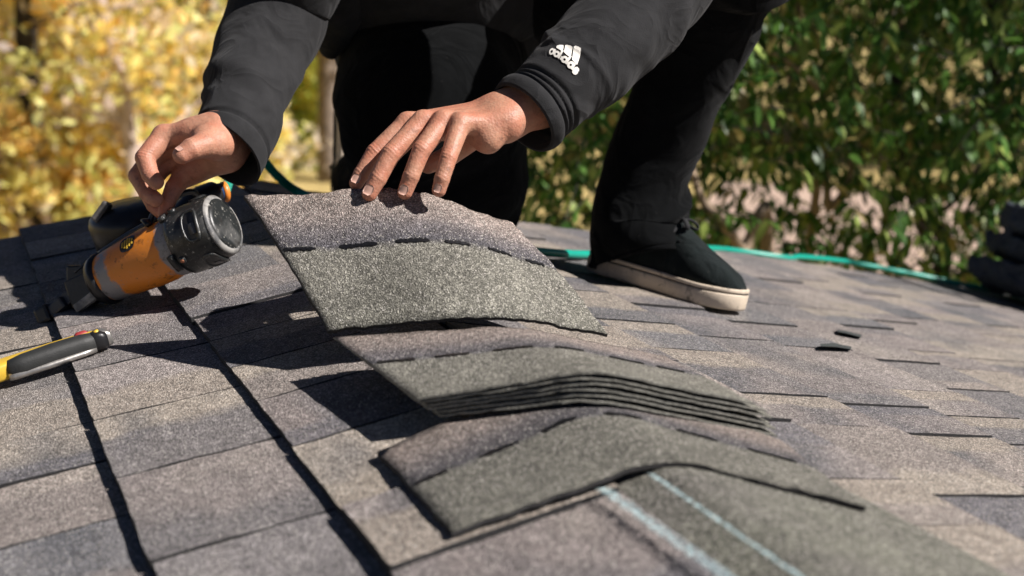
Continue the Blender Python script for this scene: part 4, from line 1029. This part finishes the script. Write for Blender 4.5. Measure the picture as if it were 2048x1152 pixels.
branch([gpoint(2100, 4.4), P(2060, 420, 4.3), P(2010, 250, 4.2), P(1985, 60, 4.1), P(2000, -300, 4.1)], .03, .015, 'bark_dark')
branch([gpoint(1300, 4.6), P(1240, 430, 4.3), P(1220, 300, 4.2), P(1290, 100, 4.2)], .02, .008, 'bark_dark')

# ================================================================== FAR TREES
def far_tree(px, dist, height, spread, base, cols, nleaf, label, lean=0, trunk_r=.16, mat='bark', lsz=.10, name='autumn_tree', cat='tree', group='yellow autumn trees beyond the roof'):
    g_ = gpoint(px, dist); root = empty(name, tuple(g_)); tag(root, label, cat, group)
    r = np.random.default_rng(int(px * 7 + dist * 13) % 9999)
    top = np.array((lean, 0, height))
    tk = loft([(0, 0, -.1), (lean * .1, .05, height * .3), (lean * .45, -.05, height * .62), top * .96], [trunk_r, trunk_r * .8, trunk_r * .5, trunk_r * .12], 10, 20)
    tk_o = mesh('trunk', tk[0], tk[1], M[mat], root, True)
    mb = MB(); tips = []
    for i in range(16):
        t = .22 + .7 * i / 16; a = i * 2.4 + r.random(); p0 = np.array((lean * t * t, 0, height * t)); ln = spread * (.55 + .5 * r.random()) * (1 - .45 * t)
        p2 = p0 + np.array((math.cos(a) * ln, math.sin(a) * ln, ln * (.35 + .4 * r.random()))); mb.add(*loft([p0, (p0 + p2) / 2 + np.array((0, 0, -.08)), p2], [trunk_r * .32, trunk_r * .2, .02], 6, 8)); tips += [(p0 + p2) / 2, p2]
    mb.build('limb', M[mat], root, True)
    V = []; F = []; C = []
    tips = np.array(tips); nc = 46
    cl = []
    for i in range(nc):
        if i < len(tips): cl.append(tips[i])
        else:
            a = r.random() * 6.283; rr = spread * math.sqrt(r.random()); cl.append(np.array((math.cos(a) * rr, math.sin(a) * rr, base + (height * 1.02 - base) * r.random())))
    I = np.arange(nleaf) % nc; cl = np.array(cl); rad = .30 * spread * (.6 + .6 * (I * .37 % 1)); p = cl[I] + r.normal(0, 1, (nleaf, 3)) * rad[:, None] * .55
    own = ((I * .618 % 1) * len(cols)).astype(int); ci = np.where(r.random(nleaf) < .6, own, r.integers(0, len(cols), nleaf))
    cc_ = np.array(cols)[ci] * r.uniform(.75, 1.25, (nleaf, 1)); ok = p[:, 2] > base * .8; p = p[ok]; cc_ = cc_[ok]; k = len(p)
    nv_ = lambda a: a / np.linalg.norm(a, axis=1)[:, None]
    d = nv_(r.normal(0, 1, (k, 3))); s_ = nv_(np.cross(d, r.normal(0, 1, (k, 3)))); sz = (lsz * r.uniform(.6, 1.3, k))[:, None]
    V = np.stack([p - d * sz, p - s_ * sz * .55 + d * sz * .1, p + d * sz, p + s_ * sz * .55 + d * sz * .1], 1).reshape(-1, 3); F = np.arange(4 * k).reshape(-1, 4); C = np.repeat(cc_, 4, axis=0)
    cr = mesh('crown', V, F, M['leaf'], root, col=C); cr['kind'] = 'stuff'
    return root
YEL = [(.86, .74, .48), (.80, .80, .34), (.94, .74, .22), (.95, .82, .34), (.92, .72, .20), (.92, .62, .20), (.88, .82, .30), (.70, .70, .24), (.72, .64, .52)]
GRN = [(.36, .44, .08), (.52, .52, .10), (.64, .52, .10), (.26, .34, .07)]
BRN = [(.66, .52, .38), (.74, .58, .38), (.88, .62, .20), (.58, .47, .40)]
far_tree(38, 17.2, 7.5, 1.7, 2.4, YEL + BRN, 2600, 'yellow tree with a dark trunk at the far left edge', .2, .20, 'bark_dark')
far_tree(262, 17.0, 8, 1.6, 2.9, YEL, 2200, 'golden tree with a pale slanting trunk left of the arm', -1.6, .13, 'bark_pale')
far_tree(140, 20.5, 8, 1.7, .4, YEL + GRN, 3400, 'golden tree in the middle of the left background', .3, .14, 'bark')
far_tree(30, 23, 8, 1.7, .4, BRN + YEL, 3200, 'brownish yellow tree behind the dark trunk at the left edge', .3, .14, 'bark_pale')
far_tree(400, 22, 8, 1.7, .6, YEL, 4200, 'golden tree straight behind the dark sleeve', .3, .16, 'bark')
far_tree(330, 26, 9, 2.0, 1.6, GRN, 3600, 'green and yellow tree high behind the golden ones', .3, .17, 'bark')
far_tree(655, 25.5, 9, 1.9, 2.6, YEL, 3000, 'yellow tree with a bare grey trunk rising from the lawn', .15, .24, 'bark')
far_tree(120, 25, 9, 2.2, .6, BRN + YEL, 4200, 'brownish thin tree at the upper left', .3, .16, 'bark')
far_tree(560, 33, 10, 2.6, .8, YEL + GRN, 4200, 'distant yellow tree between arm and torso', .3, .2, 'bark')
far_tree(720, 36, 10, 2.8, .8, YEL, 3600, 'distant golden tree mostly hidden by the person', .3, .2, 'bark')
for px, d, h, sp, cc, lb in ((60, 17.5, 1.9, 1.2, YEL + BRN, 'low yellow bush at the far left behind the roof'), (190, 17.8, 1.7, 1.1, YEL, 'low golden bush behind the roof left of the hand'),
                         (320, 18.2, 1.6, 1.1, YEL + BRN, 'low golden bush right behind the hand over the nailer'), (590, 27, 2.2, 1.2, GRN, 'round yellow green bush on the lawn beside the grey trunk'), (450, 19, 1.9, 1.0, YEL, 'golden bush behind the black cuff')):
    far_tree(px, d, h, sp, .05, cc, 2600, lb, .05, .05, 'bark', .11, 'bush', 'bush', 'low bushes beyond the roof')
for i, (px, d) in enumerate(((-300, 30), (-60, 38), (180, 40), (420, 44), (900, 45), (1150, 42), (1400, 36), (1600, 40), (1800, 34), (2000, 38), (2250, 33), (2500, 36))):
    lab = ['far golden tree outside the left edge', 'far golden tree at the left edge', 'far golden tree high at the left', 'far golden tree behind the sleeve', 'far tree behind the torso', 'far tree behind the raised sleeve', 'far dark tree behind the shrub, leftmost', 'far dark tree behind the shrub, second from left',
           'far dark tree behind the shrub, third from left', 'far dark tree behind the shrub, fourth from left', 'far dark tree behind the shrub beyond the right edge', 'far dark tree behind the shrub, rightmost'][i]
    far_tree(px, d, 11, 3.4, .3, YEL + BRN if i < 6 else [(.06, .10, .03), (.09, .12, .03), (.16, .15, .04)], 3000, lab, .3, .22, 'bark', .24, group='far trees closing the view')
print('tabs', ntab, 'objects', len(bpy.data.objects))
